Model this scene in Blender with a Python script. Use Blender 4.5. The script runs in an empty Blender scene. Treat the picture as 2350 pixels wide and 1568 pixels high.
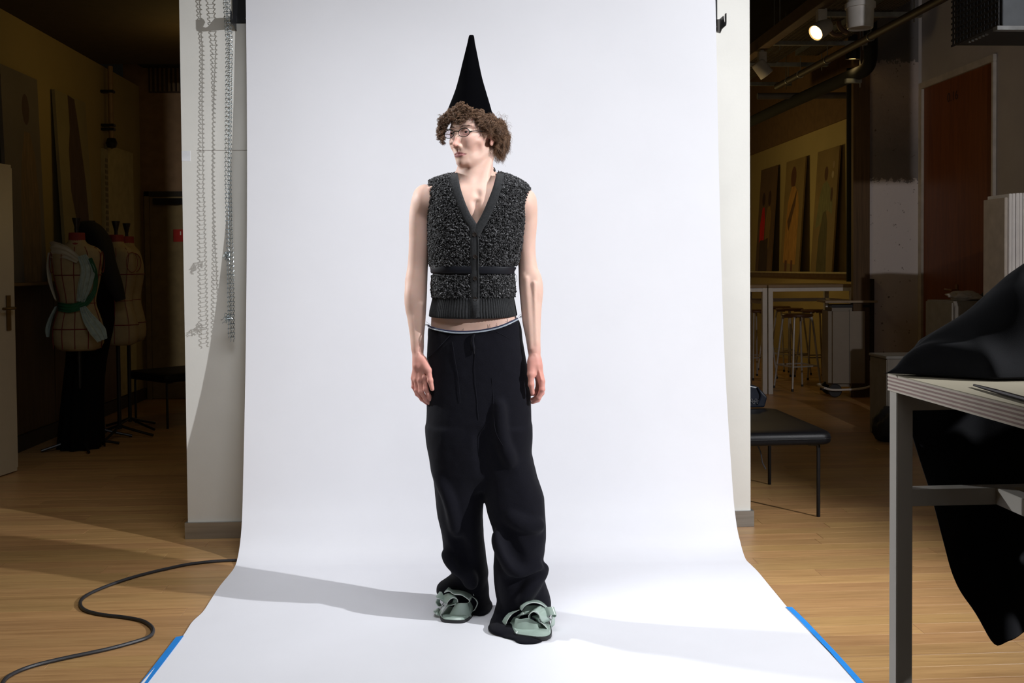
import bpy, bmesh, math, random
import numpy as np
from mathutils import Vector, Matrix, noise

scene = bpy.context.scene
COL = scene.collection
random.seed(7)
rng = np.random.default_rng(7)

# ------------------------------------------------------------------ camera
W, H, FPX = 2350.0, 1568.0, 2285.0
YAW, PITCH, ROLL, CAMZ = math.radians(-3.0), 0.0265, -0.0082, 1.27
PPX, PPY = 1175.0, 613.6 + FPX * math.tan(PITCH)
RC = Matrix.Rotation(YAW, 3, 'Z') @ Matrix.Rotation(math.pi / 2 - PITCH, 3, 'X') @ Matrix.Rotation(ROLL, 3, 'Z')
cd = bpy.data.cameras.new('camera')
cd.sensor_width = 36.0
cd.lens = FPX * 36.0 / W
cd.shift_y = (PPY - H / 2) / W
cd.clip_start, cd.clip_end = 0.05, 100
cam = bpy.data.objects.new('camera', cd)
COL.objects.link(cam)
cam.matrix_world = Matrix.Translation((0, 0, CAMZ)) @ RC.to_4x4()
scene.camera = cam
FWD = Vector((-math.sin(YAW), math.cos(YAW), 0))      # horizontal viewing direction
RGT = Vector((math.cos(YAW), math.sin(YAW), 0))
ORG = Vector((0, 0, CAMZ))


def ray(px, py):
    return RC @ Vector(((px - PPX) / FPX, -(py - PPY) / FPX, -1.0))


def C(x, y, z=0.0):                       # right / forward / up of the tripod -> world
    return Vector((0, 0, z)) + RGT * x + FWD * y


def PC(px, py, Y):                        # surveyed point at forward distance Y
    d = ray(px, py)
    return ORG + d * (Y / d.dot(FWD))


def FL(px, py, z=0.0):                    # surveyed point on a level plane
    d = ray(px, py)
    return ORG + d * ((z - CAMZ) / d.z)


def PV(px, py, v):
    d = ray(px, py)
    return ORG + d * (v / d.y)


def PU(px, py, u):
    d = ray(px, py)
    return ORG + d * (u / d.x)


# ------------------------------------------------------------------ view, world, lights
vs = scene.view_settings
vs.view_transform = 'Standard'
vs.look = 'None'
vs.gamma = 1.0
vs.use_curve_mapping = False
vs.exposure = 0.0
scene.display_settings.display_device = 'sRGB'
world = bpy.data.worlds.new('world')
scene.world = world
world.use_nodes = True
world.node_tree.nodes['Background'].inputs[0].default_value = (0.5, 0.42, 0.3, 1)
world.node_tree.nodes['Background'].inputs[1].default_value = 0.004


def aim(o, target):
    o.rotation_mode = 'QUATERNION'
    o.rotation_quaternion = (Vector(target) - o.location).to_track_quat('-Z', 'Y')


def lamp(name, kind, loc, target=None, energy=100, color=(1, 1, 1), **kw):
    l = bpy.data.lights.new(name, kind)
    l.energy = energy
    l.color = color
    for k, v in kw.items():
        setattr(l, k, v)
    o = bpy.data.objects.new(name, l)
    o.location = loc
    COL.objects.link(o)
    if target is not None:
        aim(o, target)
    return o


# hard key strobe from the right, rim strobe from the left, big overhead bank over the paper
lamp('key_strobe', 'SPOT', C(4.05, 1.72, 2.88), C(-0.75, 4.3, 1.0), 1050, (0.97, 0.98, 1.0),
     spot_size=math.radians(66), spot_blend=0.6, shadow_soft_size=0.035)
lamp('rim_strobe', 'SPOT', C(-2.45, 4.28, 2.1), C(0.05, 3.4, 1.08), 250, (0.95, 0.98, 1.0),
     spot_size=math.radians(41), spot_blend=0.5, shadow_soft_size=0.05)
lamp('overhead_bank', 'AREA', C(-0.35, 2.7, 3.1), C(-0.7, 4.0, 0.7), 14, (0.95, 0.97, 1.0),
     shape='RECTANGLE', size=1.6, size_y=0.9, spread=math.radians(100))
lamp('front_fill', 'AREA', C(0.9, -1.3, 2.1), C(0.7, 3.0, 0.9), 9, (1.0, 0.97, 0.93),  # unseen fill added behind the camera to lift the table faces
     shape='RECTANGLE', size=1.3, size_y=1.0)
lamp('side_flash', 'SPOT', C(2.8, 1.0, 2.78), C(4.0, 9.3, 2.3), 270, (1.0, 0.95, 0.95),
     spot_size=math.radians(46), spot_blend=0.25, shadow_soft_size=0.03)

# ------------------------------------------------------------------ materials
MATS = {}


def nt_of(m):
    m.use_nodes = True
    nt = m.node_tree
    return nt, nt.nodes['Principled BSDF']


def mat(name, color, rough=0.5, metal=0.0, var=0.12, scale=12.0, bump=0.0, bscale=150.0, spec=0.5,
        sheen=0.0, emit=None, emit_s=0.0, sss=0.0, coat=0.0, stretch=None, trans=0.0):
    if name in MATS:
        return MATS[name]
    m = bpy.data.materials.new(name)
    nt, b = nt_of(m)
    N, L = nt.nodes, nt.links
    tc = N.new('ShaderNodeTexCoord')
    mp = N.new('ShaderNodeMapping')
    L.new(tc.outputs['Object'], mp.inputs[0])
    if stretch:
        mp.inputs['Scale'].default_value = stretch
    nz = N.new('ShaderNodeTexNoise')
    nz.inputs['Scale'].default_value = scale
    nz.inputs['Detail'].default_value = 6
    L.new(mp.outputs[0], nz.inputs['Vector'])
    mr = N.new('ShaderNodeMapRange')
    mr.inputs[1].default_value, mr.inputs[2].default_value = 0.3, 0.7
    mr.inputs[3].default_value, mr.inputs[4].default_value = 1 - var, 1 + var
    L.new(nz.outputs['Fac'], mr.inputs[0])
    mul = N.new('ShaderNodeVectorMath')
    mul.operation = 'SCALE'
    mul.inputs[0].default_value = color[:3]
    L.new(mr.outputs[0], mul.inputs['Scale'])
    L.new(mul.outputs[0], b.inputs['Base Color'])
    b.inputs['Roughness'].default_value = rough
    b.inputs['Metallic'].default_value = metal
    b.inputs['Specular IOR Level'].default_value = spec
    if sheen:
        b.inputs['Sheen Weight'].default_value = sheen
        b.inputs['Sheen Roughness'].default_value = 0.6
    if coat:
        b.inputs['Coat Weight'].default_value = coat
        b.inputs['Coat Roughness'].default_value = 0.15
    if sss:
        b.inputs['Subsurface Weight'].default_value = sss
        b.inputs['Subsurface Radius'].default_value = (0.012, 0.005, 0.003)
        b.inputs['Subsurface Scale'].default_value = 1.0
    if emit:
        b.inputs['Emission Color'].default_value = (*emit, 1)
        b.inputs['Emission Strength'].default_value = emit_s
    if trans:
        b.inputs['Transmission Weight'].default_value = trans
    if bump:
        nb = N.new('ShaderNodeTexNoise')
        nb.inputs['Scale'].default_value = bscale
        nb.inputs['Detail'].default_value = 4
        L.new(mp.outputs[0], nb.inputs['Vector'])
        bp = N.new('ShaderNodeBump')
        bp.inputs['Strength'].default_value = bump
        bp.inputs['Distance'].default_value = 0.002
        L.new(nb.outputs['Fac'], bp.inputs['Height'])
        L.new(bp.outputs[0], b.inputs['Normal'])
    MATS[name] = m
    return m


def wood_mat(name, dark, light, rough=0.35, gs=(0.6, 14, 14), rnd=0.22, spec=0.5, wave=0.0, hue=0.0):
    m = bpy.data.materials.new(name)
    nt, b = nt_of(m)
    N, L = nt.nodes, nt.links
    tc = N.new('ShaderNodeTexCoord')
    oi = N.new('ShaderNodeObjectInfo')
    ge = N.new('ShaderNodeNewGeometry')
    add = N.new('ShaderNodeMath'); add.operation = 'ADD'
    L.new(oi.outputs['Random'], add.inputs[0]); L.new(ge.outputs['Random Per Island'], add.inputs[1])
    fr = N.new('ShaderNodeMath'); fr.operation = 'FRACT'
    L.new(add.outputs[0], fr.inputs[0])
    off = N.new('ShaderNodeVectorMath'); off.operation = 'SCALE'
    off.inputs[0].default_value = (37.0, 11.0, 23.0)
    L.new(fr.outputs[0], off.inputs['Scale'])
    ad = N.new('ShaderNodeVectorMath'); ad.operation = 'ADD'
    L.new(tc.outputs['Object'], ad.inputs[0]); L.new(off.outputs[0], ad.inputs[1])
    mp = N.new('ShaderNodeMapping'); mp.inputs['Scale'].default_value = gs
    L.new(ad.outputs[0], mp.inputs[0])
    n1 = N.new('ShaderNodeTexNoise'); n1.inputs['Scale'].default_value = 3.0
    n1.inputs['Detail'].default_value = 8; n1.inputs['Roughness'].default_value = 0.65
    n1.inputs['Distortion'].default_value = 0.8
    L.new(mp.outputs[0], n1.inputs['Vector'])
    n2 = N.new('ShaderNodeTexNoise'); n2.inputs['Scale'].default_value = 14.0
    n2.inputs['Detail'].default_value = 3
    L.new(mp.outputs[0], n2.inputs['Vector'])
    mx = N.new('ShaderNodeMath'); mx.operation = 'MULTIPLY_ADD'
    L.new(n2.outputs['Fac'], mx.inputs[0]); mx.inputs[1].default_value = 0.35
    L.new(n1.outputs['Fac'], mx.inputs[2])
    cr = N.new('ShaderNodeValToRGB')
    cr.color_ramp.elements[0].position = 0.40; cr.color_ramp.elements[0].color = (*dark, 1)
    cr.color_ramp.elements[1].position = 0.78; cr.color_ramp.elements[1].color = (*light, 1)
    L.new(mx.outputs[0], cr.inputs[0])
    mr = N.new('ShaderNodeMapRange')
    mr.inputs[3].default_value, mr.inputs[4].default_value = 1 - rnd, 1 + rnd
    L.new(fr.outputs[0], mr.inputs[0])
    sc = N.new('ShaderNodeVectorMath'); sc.operation = 'SCALE'
    L.new(cr.outputs[0], sc.inputs[0]); L.new(mr.outputs[0], sc.inputs['Scale'])
    hs = N.new('ShaderNodeHueSaturation')
    m2 = N.new('ShaderNodeMath'); m2.operation = 'MULTIPLY'; m2.inputs[1].default_value = 7.31
    f2 = N.new('ShaderNodeMath'); f2.operation = 'FRACT'
    L.new(fr.outputs[0], m2.inputs[0]); L.new(m2.outputs[0], f2.inputs[0])
    m3 = N.new('ShaderNodeMapRange'); m3.inputs[3].default_value = 0.5 - hue; m3.inputs[4].default_value = 0.5 + hue
    L.new(f2.outputs[0], m3.inputs[0]); L.new(m3.outputs[0], hs.inputs['Hue'])
    L.new(sc.outputs[0], hs.inputs['Color'])
    L.new(hs.outputs[0], b.inputs['Base Color'])
    b.inputs['Roughness'].default_value = rough
    b.inputs['Specular IOR Level'].default_value = spec
    bp = N.new('ShaderNodeBump'); bp.inputs['Strength'].default_value = 0.12
    bp.inputs['Distance'].default_value = 0.001
    L.new(mx.outputs[0], bp.inputs['Height']); L.new(bp.outputs[0], b.inputs['Normal'])
    MATS[name] = m
    return m


M_OAK = wood_mat('oak_floor', (0.31, 0.165, 0.064), (0.49, 0.285, 0.120), 0.36, rnd=0.11, hue=0.006)
M_GAP = mat('floor_gap', (0.05, 0.028, 0.012), 0.8)
M_PAPER = mat('seamless_paper', (0.84, 0.845, 0.895), 0.75, var=0.015, scale=3, spec=0.15)
M_WALLW = mat('white_paint', (0.73, 0.72, 0.68), 0.6, var=0.03, scale=4, bump=0.15, bscale=60)
M_SKIRT = mat('brushed_skirting', (0.42, 0.43, 0.43), 0.38, 0.85, var=0.15, scale=8, stretch=(0.3, 6, 6))
M_YWALL = mat('ochre_wall', (0.52, 0.42, 0.20), 0.8, var=0.05, scale=2)
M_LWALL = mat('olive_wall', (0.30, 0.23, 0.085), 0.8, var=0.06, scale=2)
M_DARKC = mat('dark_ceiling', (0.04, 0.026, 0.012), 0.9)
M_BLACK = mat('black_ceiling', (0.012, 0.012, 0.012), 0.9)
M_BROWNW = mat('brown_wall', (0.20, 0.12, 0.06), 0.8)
M_GREYW = mat('grey_wall', (0.36, 0.33, 0.31), 0.8, var=0.06, scale=3)
M_TAPE = mat('blue_tape', (0.02, 0.27, 0.80), 0.5, var=0.06, scale=20, bump=0.3, bscale=90)
M_BLACKMETAL = mat('black_metal', (0.012, 0.012, 0.014), 0.35, 0.3, var=0.1)
M_STEEL = mat('galvanised_steel', (0.45, 0.47, 0.48), 0.4, 0.8, var=0.15, scale=20)
M_RUBBER = mat('black_rubber', (0.018, 0.018, 0.022), 0.45, bump=0.2, bscale=400)
M_WHITEMETAL = mat('white_metal', (0.62, 0.60, 0.58), 0.45, 0.0, var=0.04)
M_BLKLEATHER = mat('black_leather', (0.004, 0.004, 0.005), 0.45, spec=0.18, var=0.2, scale=30, bump=0.25, bscale=250)


# ------------------------------------------------------------------ mesh helpers
def mesh_obj(name, verts, faces, m=None, parent=None, smooth=False, mats=None, fm=None):
    me = bpy.data.meshes.new(name)
    if isinstance(verts, np.ndarray):
        verts = verts.tolist()
    if isinstance(faces, np.ndarray):
        faces = faces.tolist()
    me.from_pydata([tuple(v) for v in verts], [], [tuple(f) for f in faces])
    me.update()
    o = bpy.data.objects.new(name, me)
    COL.objects.link(o)
    if mats:
        for k in mats:
            me.materials.append(k)
        if fm is not None:
            me.polygons.foreach_set('material_index', list(fm))
    elif m:
        me.materials.append(m)
    if smooth:
        me.polygons.foreach_set('use_smooth', [True] * len(me.polygons))
    if parent:
        o.parent = parent
    return o


class MB:
    """collects simple solids into one mesh"""

    def __init__(self):
        self.v, self.f, self.m = [], [], []
        self.mi = 0

    def add(self, vs_, fs_):
        n = len(self.v)
        self.v += [Vector(a) for a in vs_]
        self.f += [tuple(i + n for i in q) for q in fs_]
        self.m += [self.mi] * len(fs_)
        return self

    def box(self, a, b, bev=0.0):
        x0, y0, z0 = [min(a[i], b[i]) for i in range(3)]
        x1, y1, z1 = [max(a[i], b[i]) for i in range(3)]
        if bev <= 0:
            vs_ = [(x0, y0, z0), (x1, y0, z0), (x1, y1, z0), (x0, y1, z0), (x0, y0, z1), (x1, y0, z1), (x1, y1, z1), (x0, y1, z1)]
            fs_ = [(0, 3, 2, 1), (4, 5, 6, 7), (0, 1, 5, 4), (1, 2, 6, 5), (2, 3, 7, 6), (3, 0, 4, 7)]
            return self.add(vs_, fs_)
        bm = bmesh.new()
        bmesh.ops.create_cube(bm, size=1)
        for v in bm.verts:
            v.co = Vector(((x0 + x1) / 2 + v.co.x * (x1 - x0), (y0 + y1) / 2 + v.co.y * (y1 - y0), (z0 + z1) / 2 + v.co.z * (z1 - z0)))
        bmesh.ops.bevel(bm, geom=bm.edges[:], offset=bev, segments=2, affect='EDGES')
        bm.verts.index_update()
        self.add([v.co.copy() for v in bm.verts], [tuple(v.index for v in f.verts) for f in bm.faces])
        bm.free()
        return self

    def obox(self, c, ax, ay, az, bev=0.0):
        """oriented box: centre and three half-extent vectors"""
        n = len(self.v)
        self.box((-1, -1, -1), (1, 1, 1), bev)
        c, ax, ay, az = Vector(c), Vector(ax), Vector(ay), Vector(az)
        for i in range(n, len(self.v)):
            p = self.v[i]
            self.v[i] = c + ax * p.x + ay * p.y + az * p.z
        return self

    def bar(self, a, b, w, h=None, up=(0, 0, 1)):
        h = h or w
        a, b = Vector(a), Vector(b)
        d = (b - a)
        t = d.normalized()
        up = Vector(up)
        if abs(t.dot(up)) > 0.95:
            up = Vector((0, 1, 0))
        s = t.cross(up).normalized()
        u = s.cross(t).normalized()
        return self.obox((a + b) / 2, d / 2, s * (w / 2), u * (h / 2))

    def tube(self, pts, r, n=8, caps=True, closed=False, flat=None):
        pts = [Vector(p) for p in pts]
        m = len(pts)
        rs = r if hasattr(r, '__len__') else [r] * m
        rings = []
        prev = None
        for i in range(m):
            if closed:
                t = (pts[(i + 1) % m] - pts[i - 1]).normalized()
            else:
                t = (pts[min(i + 1, m - 1)] - pts[max(i - 1, 0)]).normalized()
            if prev is None:
                a = Vector((0, 0, 1)) if abs(t.z) < 0.9 else Vector((1, 0, 0))
                s = t.cross(a).normalized()
            else:
                s = (prev - t * prev.dot(t)).normalized()
            prev = s
            u = t.cross(s)
            rings.append([pts[i] + (s * math.cos(2 * math.pi * k / n) + u * math.sin(2 * math.pi * k / n)) * rs[i] for k in range(n)])
        vs_ = [p for rg in rings for p in rg]
        fs_ = []
        for i in range(m if closed else m - 1):
            j = (i + 1) % m
            for k in range(n):
                l = (k + 1) % n
                fs_.append((i * n + k, i * n + l, j * n + l, j * n + k))
        if caps and not closed:
            fs_.append(tuple(range(n - 1, -1, -1)))
            fs_.append(tuple((m - 1) * n + k for k in range(n)))
        return self.add(vs_, fs_)

    def lathe(self, prof, c=(0, 0, 0), n=24, axis=None):
        """prof: list of (r, h) along axis"""
        c = Vector(c)
        ax = Vector(axis).normalized() if axis is not None else Vector((0, 0, 1))
        a = Vector((1, 0, 0)) if abs(ax.x) < 0.9 else Vector((0, 1, 0))
        s = ax.cross(a).normalized()
        u = ax.cross(s)
        vs_, fs_ = [], []
        for r, h in prof:
            for k in range(n):
                t = 2 * math.pi * k / n
                vs_.append(c + ax * h + (s * math.cos(t) + u * math.sin(t)) * r)
        for i in range(len(prof) - 1):
            for k in range(n):
                l = (k + 1) % n
                fs_.append((i * n + k, i * n + l, (i + 1) * n + l, (i + 1) * n + k))
        if prof[0][0] > 1e-6:
            fs_.append(tuple(range(n - 1, -1, -1)))
        if prof[-1][0] > 1e-6:
            fs_.append(tuple((len(prof) - 1) * n + k for k in range(n)))
        return self.add(vs_, fs_)

    def prism(self, poly, d):
        """polygon (list of 3D points) extruded by vector d"""
        n = len(poly)
        poly = [Vector(p) for p in poly]
        d = Vector(d)
        return self.add(poly + [p + d for p in poly],
                        [tuple(range(n))[::-1], tuple(range(n, 2 * n))] + [(i, (i + 1) % n, n + (i + 1) % n, n + i) for i in range(n)])

    def build(self, name, m=None, parent=None, smooth=False, mats=None, loc=None):
        v = self.v
        if loc is not None:
            L0 = Vector(loc)
            v = [p - L0 for p in v]
        o = mesh_obj(name, v, self.f, m, parent, smooth, mats, self.m if mats else None)
        if loc is not None:
            o.location = loc
        bm = bmesh.new(); bm.from_mesh(o.data)
        bmesh.ops.recalc_face_normals(bm, faces=bm.faces[:])
        bm.to_mesh(o.data); bm.free()
        if smooth:
            o.data.polygons.foreach_set('use_smooth', [True] * len(o.data.polygons))
            o.data.set_sharp_from_angle(angle=math.radians(40))
        return o


def tag(o, label, cat=None, group=None, kind=None):
    if label: o['label'] = label
    if cat: o['category'] = cat
    if group: o['group'] = group
    if kind: o['kind'] = kind
    return o


def thing(name, label, cat, loc=(0, 0, 0), rz=0.0, group=None):
    o = bpy.data.objects.new(name, None)
    o.empty_display_size = 0.1
    o.location = loc
    o.rotation_euler = (0, 0, rz)
    COL.objects.link(o)
    return tag(o, label, cat, group)


def copy_tree(o, parent=None):
    c = o.copy()
    COL.objects.link(c)
    if parent is not None:
        c.parent = parent
    for ch in list(o.children):
        copy_tree(ch, c)
    return c


def struct(o):
    o['kind'] = 'structure'
    return o


def quad_strip(rows):
    """rows: list of equal-length lists of points -> verts, faces"""
    n = len(rows[0])
    v = [p for r in rows for p in r]
    f = []
    for i in range(len(rows) - 1):
        for j in range(n - 1):
            f.append((i * n + j, i * n + j + 1, (i + 1) * n + j + 1, (i + 1) * n + j))
    return v, f


def spline(pts, n=8, closed=False):
    """Catmull-Rom through points"""
    pts = [Vector(p) for p in pts]
    out = []
    m = len(pts)
    rngi = range(m) if closed else range(m - 1)
    for i in rngi:
        p0 = pts[(i - 1) % m] if (closed or i > 0) else pts[0] * 2 - pts[1]
        p1, p2 = pts[i], pts[(i + 1) % m]
        p3 = pts[(i + 2) % m] if (closed or i < m - 2) else pts[-1] * 2 - pts[-2]
        for k in range(n):
            t = k / n
            out.append(0.5 * ((2 * p1) + (p2 - p0) * t + (2 * p0 - 5 * p1 + 4 * p2 - p3) * t * t + (3 * p1 - p0 - 3 * p2 + p3) * t ** 3))
    if not closed:
        out.append(pts[-1].copy())
    return out
# ================================================================== THE SETTING
UL, UR = -3.12, 4.42                 # left and right walls
VW = 4.75                            # the white wall behind the paper
# floor: sub floor + individual boards near, joined boards far
floor = struct(MB().box((UL - 0.2, -2.6, -0.05), (UR + 0.2, 15.8, -0.0115)).build('floor', M_GAP))
BW = 0.092
boards = {}


def board_mesh(L_):
    if L_ not in boards:
        g = 0.0004
        m = MB()
        x0, x1, y0, y1, c = g, L_ - g, g, BW - g, 0.0007
        lo, hi = -0.0115, 0.0
        vs_ = [(x0, y0, lo), (x1, y0, lo), (x1, y1, lo), (x0, y1, lo),
               (x0, y0, hi - c), (x1, y0, hi - c), (x1, y1, hi - c), (x0, y1, hi - c),
               (x0 + c, y0 + c, hi), (x1 - c, y0 + c, hi), (x1 - c, y1 - c, hi), (x0 + c, y1 - c, hi)]
        fs_ = [(0, 1, 5, 4), (1, 2, 6, 5), (2, 3, 7, 6), (3, 0, 4, 7), (4, 5, 9, 8), (5, 6, 10, 9), (6, 7, 11, 10), (7, 4, 8, 11), (8, 9, 10, 11)]
        m.add(vs_, fs_)
        me = bpy.data.meshes.new('floor_board')
        me.from_pydata([tuple(v) for v in m.v], [], m.f)
        me.materials.append(M_OAK)
        boards[L_] = me
    return boards[L_]


far = MB()
nb = 0
row = 0
v = 2.3
lens_ = [0.75, 0.9, 1.05, 1.3, 1.6]
while v < 15.6:
    near = v < 5.55
    u = UL - random.random() * 0.8
    hw = 0.62 * v + 0.6
    while u < UR:
        L_ = random.choice(lens_)
        a, b = max(u, UL), min(u + L_, UR)
        cx = u + L_ / 2
        inside = (v * 0.052 - hw < cx < v * 0.052 + hw)
        under = near and v < 4.0 and (-0.75 < u and u + L_ < 0.95)
        if inside and not under:
            if near and nb < 298 and u > UL:
                o = bpy.data.objects.new('floor_board', board_mesh(L_))
                o.location = (u, v, random.uniform(-0.0004, 0.0002))
                COL.objects.link(o)
                o.parent = floor
                nb += 1
            else:
                me = board_mesh(L_)
                vv = [Vector((min(max(q.co.x + u, UL), UR), q.co.y + v, q.co.z)) for q in me.vertices]
                far.add(vv, [tuple(p.vertices) for p in me.polygons])
        u += L_
    v += BW
    row += 1
fb = far.build('distant_floor_boards', M_OAK, floor)
fb['kind'] = 'stuff'
print('near boards', nb)

# side rooms
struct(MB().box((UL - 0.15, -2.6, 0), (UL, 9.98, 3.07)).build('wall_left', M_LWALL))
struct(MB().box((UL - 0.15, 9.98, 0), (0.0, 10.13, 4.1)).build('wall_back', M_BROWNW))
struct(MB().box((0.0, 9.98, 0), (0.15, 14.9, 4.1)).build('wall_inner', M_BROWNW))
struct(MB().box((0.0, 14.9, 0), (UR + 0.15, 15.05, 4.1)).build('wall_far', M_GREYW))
struct(MB().box((UR, -2.6, 0), (UR + 0.15, 14.9, 4.1)).build('wall_right', M_YWALL))
struct(MB().box((UL - 0.15, -2.75, 0), (UR + 0.15, -2.6, 4.1)).build('wall_front', M_WALLW))
c = MB()
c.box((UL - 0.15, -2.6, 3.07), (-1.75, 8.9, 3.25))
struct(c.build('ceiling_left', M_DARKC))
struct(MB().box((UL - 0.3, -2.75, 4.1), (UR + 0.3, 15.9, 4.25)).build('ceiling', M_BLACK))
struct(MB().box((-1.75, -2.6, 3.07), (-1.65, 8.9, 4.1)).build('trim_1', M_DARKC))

# the free-standing white wall that carries the paper
wl = PV(428, 1000, VW).x
wr = PV(1722, 900, VW).x
print('wall', wl, wr)
ww = struct(MB().box((wl, VW, 0), (wr, VW + 0.08, 4.1)).build('wall_studio', M_WALLW))
# panel joint
struct(MB().box((wl + 0.07, VW - 0.0015, PV(520, 345, VW).z - 0.001), (wl + 0.9, VW + 0.001, PV(520, 345, VW).z + 0.0008)).build('trim_2', M_GREYW))
sk = MB()
sk.box((wl - 0.012, VW - 0.014, 0), (wr + 0.014, VW, 0.078), 0.001)
sk.box((wr, VW, 0), (wr + 0.014, VW + 0.094, 0.078), 0.001)
sk.box((wl - 0.012, VW, 0), (wl, VW + 0.094, 0.078), 0.001)
struct(sk.build('baseboard_studio', M_SKIRT))
p = PV(422, 358, VW)
q = MB(); q.box((wl, VW - 0.0012, p.z - 0.024), (wl + 0.04, VW, p.z + 0.024))
tag(q.build('tape_patch', mat('white_tape', (0.75, 0.76, 0.8), 0.5)), 'small white tape patch stuck on the left edge of the white wall', 'tape')

# ------------------------------------------------------------------ seamless paper
Ls = [(564, 0), (568, 400), (563, 800), (557, 1100), (555, 1200), (549, 1260), (540, 1299)]
prof_rows = []
top = PC(564, 0, 4.66); topr = PC(1642, 0, 4.64)
left_pts = [C(-1.243, 4.69, 3.0), PC(564, 0, 4.66), PC(567, 400, 4.635), PC(564, 800, 4.565), PC(558, 1100, 4.455), PC(555, 1200, 4.395), PC(549, 1262, 4.33)]
right_pts = [C(0.948, 4.70, 3.0), PC(1642, 0, 4.67), PC(1650, 400, 4.645), PC(1662, 800, 4.60), PC(1680, 1100, 4.495), PC(1689, 1195, 4.43), PC(1700, 1250, 4.37)]
fl = [(541, 1297), (530, 1315), (505, 1345), (485, 1375), (466, 1404), (441, 1428), (419, 1461), (372, 1515), (325, 1568), (160, 1760)]
frr = [(1711, 1284), (1723, 1297), (1740, 1314), (1765, 1344), (1790, 1374), (1806, 1393), (1850, 1440), (1905, 1500), (1966, 1566), (2110, 1745)]
left_pts += [FL(a, b, 0.004) for a, b in fl]
right_pts += [FL(a, b, 0.004) for a, b in frr]
ls, rs = spline(left_pts, 6), spline(right_pts, 6)
rows = []
NU = 40
for i, (a, b) in enumerate(zip(ls, rs)):
    r = []
    for k in range(NU + 1):
        t = k / NU
        p = a.lerp(b, t)
        # faint undulation of a hanging / lying sheet, pinned at the edges
        w = math.sin(math.pi * t)
        if p.z > 0.05:
            p = p + FWD * (-0.006 * w * math.sin(t * 7 + p.z * 1.5))
        else:
            p.z = max(p.z, 0.0025) + 0.0012 * (1 + math.sin(7 * t + 3 * p.y))
        r.append(p)
    rows.append(r)
v_, f_ = quad_strip(rows)
paper = mesh_obj('seamless_paper', v_, f_, M_PAPER, None, True)
md = paper.modifiers.new('thick', 'SOLIDIFY'); md.thickness = 0.0006; md.offset = 0
md = paper.modifiers.new('crisp', 'EDGE_SPLIT'); md.split_angle = math.radians(40)
tag(paper, 'wide white seamless paper hanging behind the person and swept onto the floor', 'backdrop')

# blue tapes over the paper edges
def tape(pts, label):
    rows = []
    for (a, b, c_, d_) in pts:
        p, q = FL(a, b, 0.0068), FL(c_, d_, 0.0045)
        rows.append([p, p.lerp(q, .35), p.lerp(q, .7), q])
    v_, f_ = quad_strip(rows)
    o = mesh_obj('masking_tape', v_, f_, M_TAPE)
    s = o.modifiers.new('t', 'SOLIDIFY'); s.thickness = 0.0004
    tag(o, label, 'tape')
    return o


tape([(422, 1459, 404, 1462), (382, 1512, 363, 1515), (343, 1563, 322, 1568), (240, 1695, 215, 1702)], 'blue masking tape along the left edge of the white paper')
tape([(1803, 1393, 1818, 1394), (1830, 1419, 1849, 1424), (1905, 1497, 1924, 1503), (1965, 1566, 1986, 1572), (2060, 1672, 2085, 1680)], 'blue masking tape along the right edge of the white paper')

# cable on the floor
cp = [(640, 1283), (600, 1284), (543, 1286), (486, 1289), (429, 1296), (386, 1305), (343, 1315), (286, 1331), (229, 1352), (194, 1370), (184, 1385), (194, 1400), (229, 1410), (286, 1417), (326, 1425), (347, 1438), (351, 1450), (343, 1461), (314, 1472), (243, 1491), (143, 1512), (71, 1530), (24, 1550), (6, 1568), (-4, 1600)]
cab = MB().tube([FL(a, b, 0.0066) for a, b in []] or spline([FL(a, b, 0.0066) for a, b in cp[2:]], 5), 0.0066, 8)
tag(cab.build('power_cable', M_RUBBER, None, True), 'thick black cable snaking over the wooden floor left of the paper', 'cable')

# ------------------------------------------------------------------ brackets of the paper roll
def bracket(px0, px1, pyb, Y, hookx, label, flip):
    t = thing('roll_bracket', label, 'bracket', (0, 0, 0))
    a, b = PC(px0, pyb, Y), PC(px1, pyb, Y)
    m = MB(); m.box((a.x, VW - 0.006, a.z), (b.x, VW, 3.0), 0.002)
    m.build('wall_plate', M_BLACKMETAL, t)
    # hook plate standing out from the wall
    x0 = PV(hookx, 40, VW).x
    zb, zt = PV(541, 60, VW - 0.05).z, PV(541, 32, VW - 0.05).z
    D = 0.112
    prof = [(0, zb - .012), (0.03, zb), (D - .010, zb), (D - .002, zb + .006), (D, zb + .016), (D, zt), (D - .020, zt), (D - .024, zt - .014), (D - .018, zb + .022), (D - .026, zb + .016), (D - .034, zb + .022), (D - .052, zt), (0, zt)]
    k = MB()
    k.prism([(x0, VW - d, z) for d, z in prof], (0.003 if flip else -0.003, 0, 0))
    k.build('hook_plate', M_BLACKMETAL, t)
    for px in (px0 + 4, px1 - 3):
        s = MB()
        s.lathe([(0.004, 0), (0.004, 0.003), (0.002, 0.004)], (PC(px, pyb - 10, Y).x, VW - 0.006, a.z + 0.022), 10, (0, -1, 0))
        s.build('screw', M_STEEL, t)
    return t


bracket(541, 575, 61, 4.75, 541, 'black metal roll bracket at the top left of the paper', True)
bracket(1630, 1653, 66, 4.75, 1653, 'black metal roll bracket at the top right of the paper', False)
# roll of paper held by the brackets, above the picture
rl = MB(); rl.tube([C(-1.25, 4.66, 3.05), C(0.955, 4.67, 3.05)], 0.05, 20)
rl.build('paper_core', M_PAPER, paper)

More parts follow.
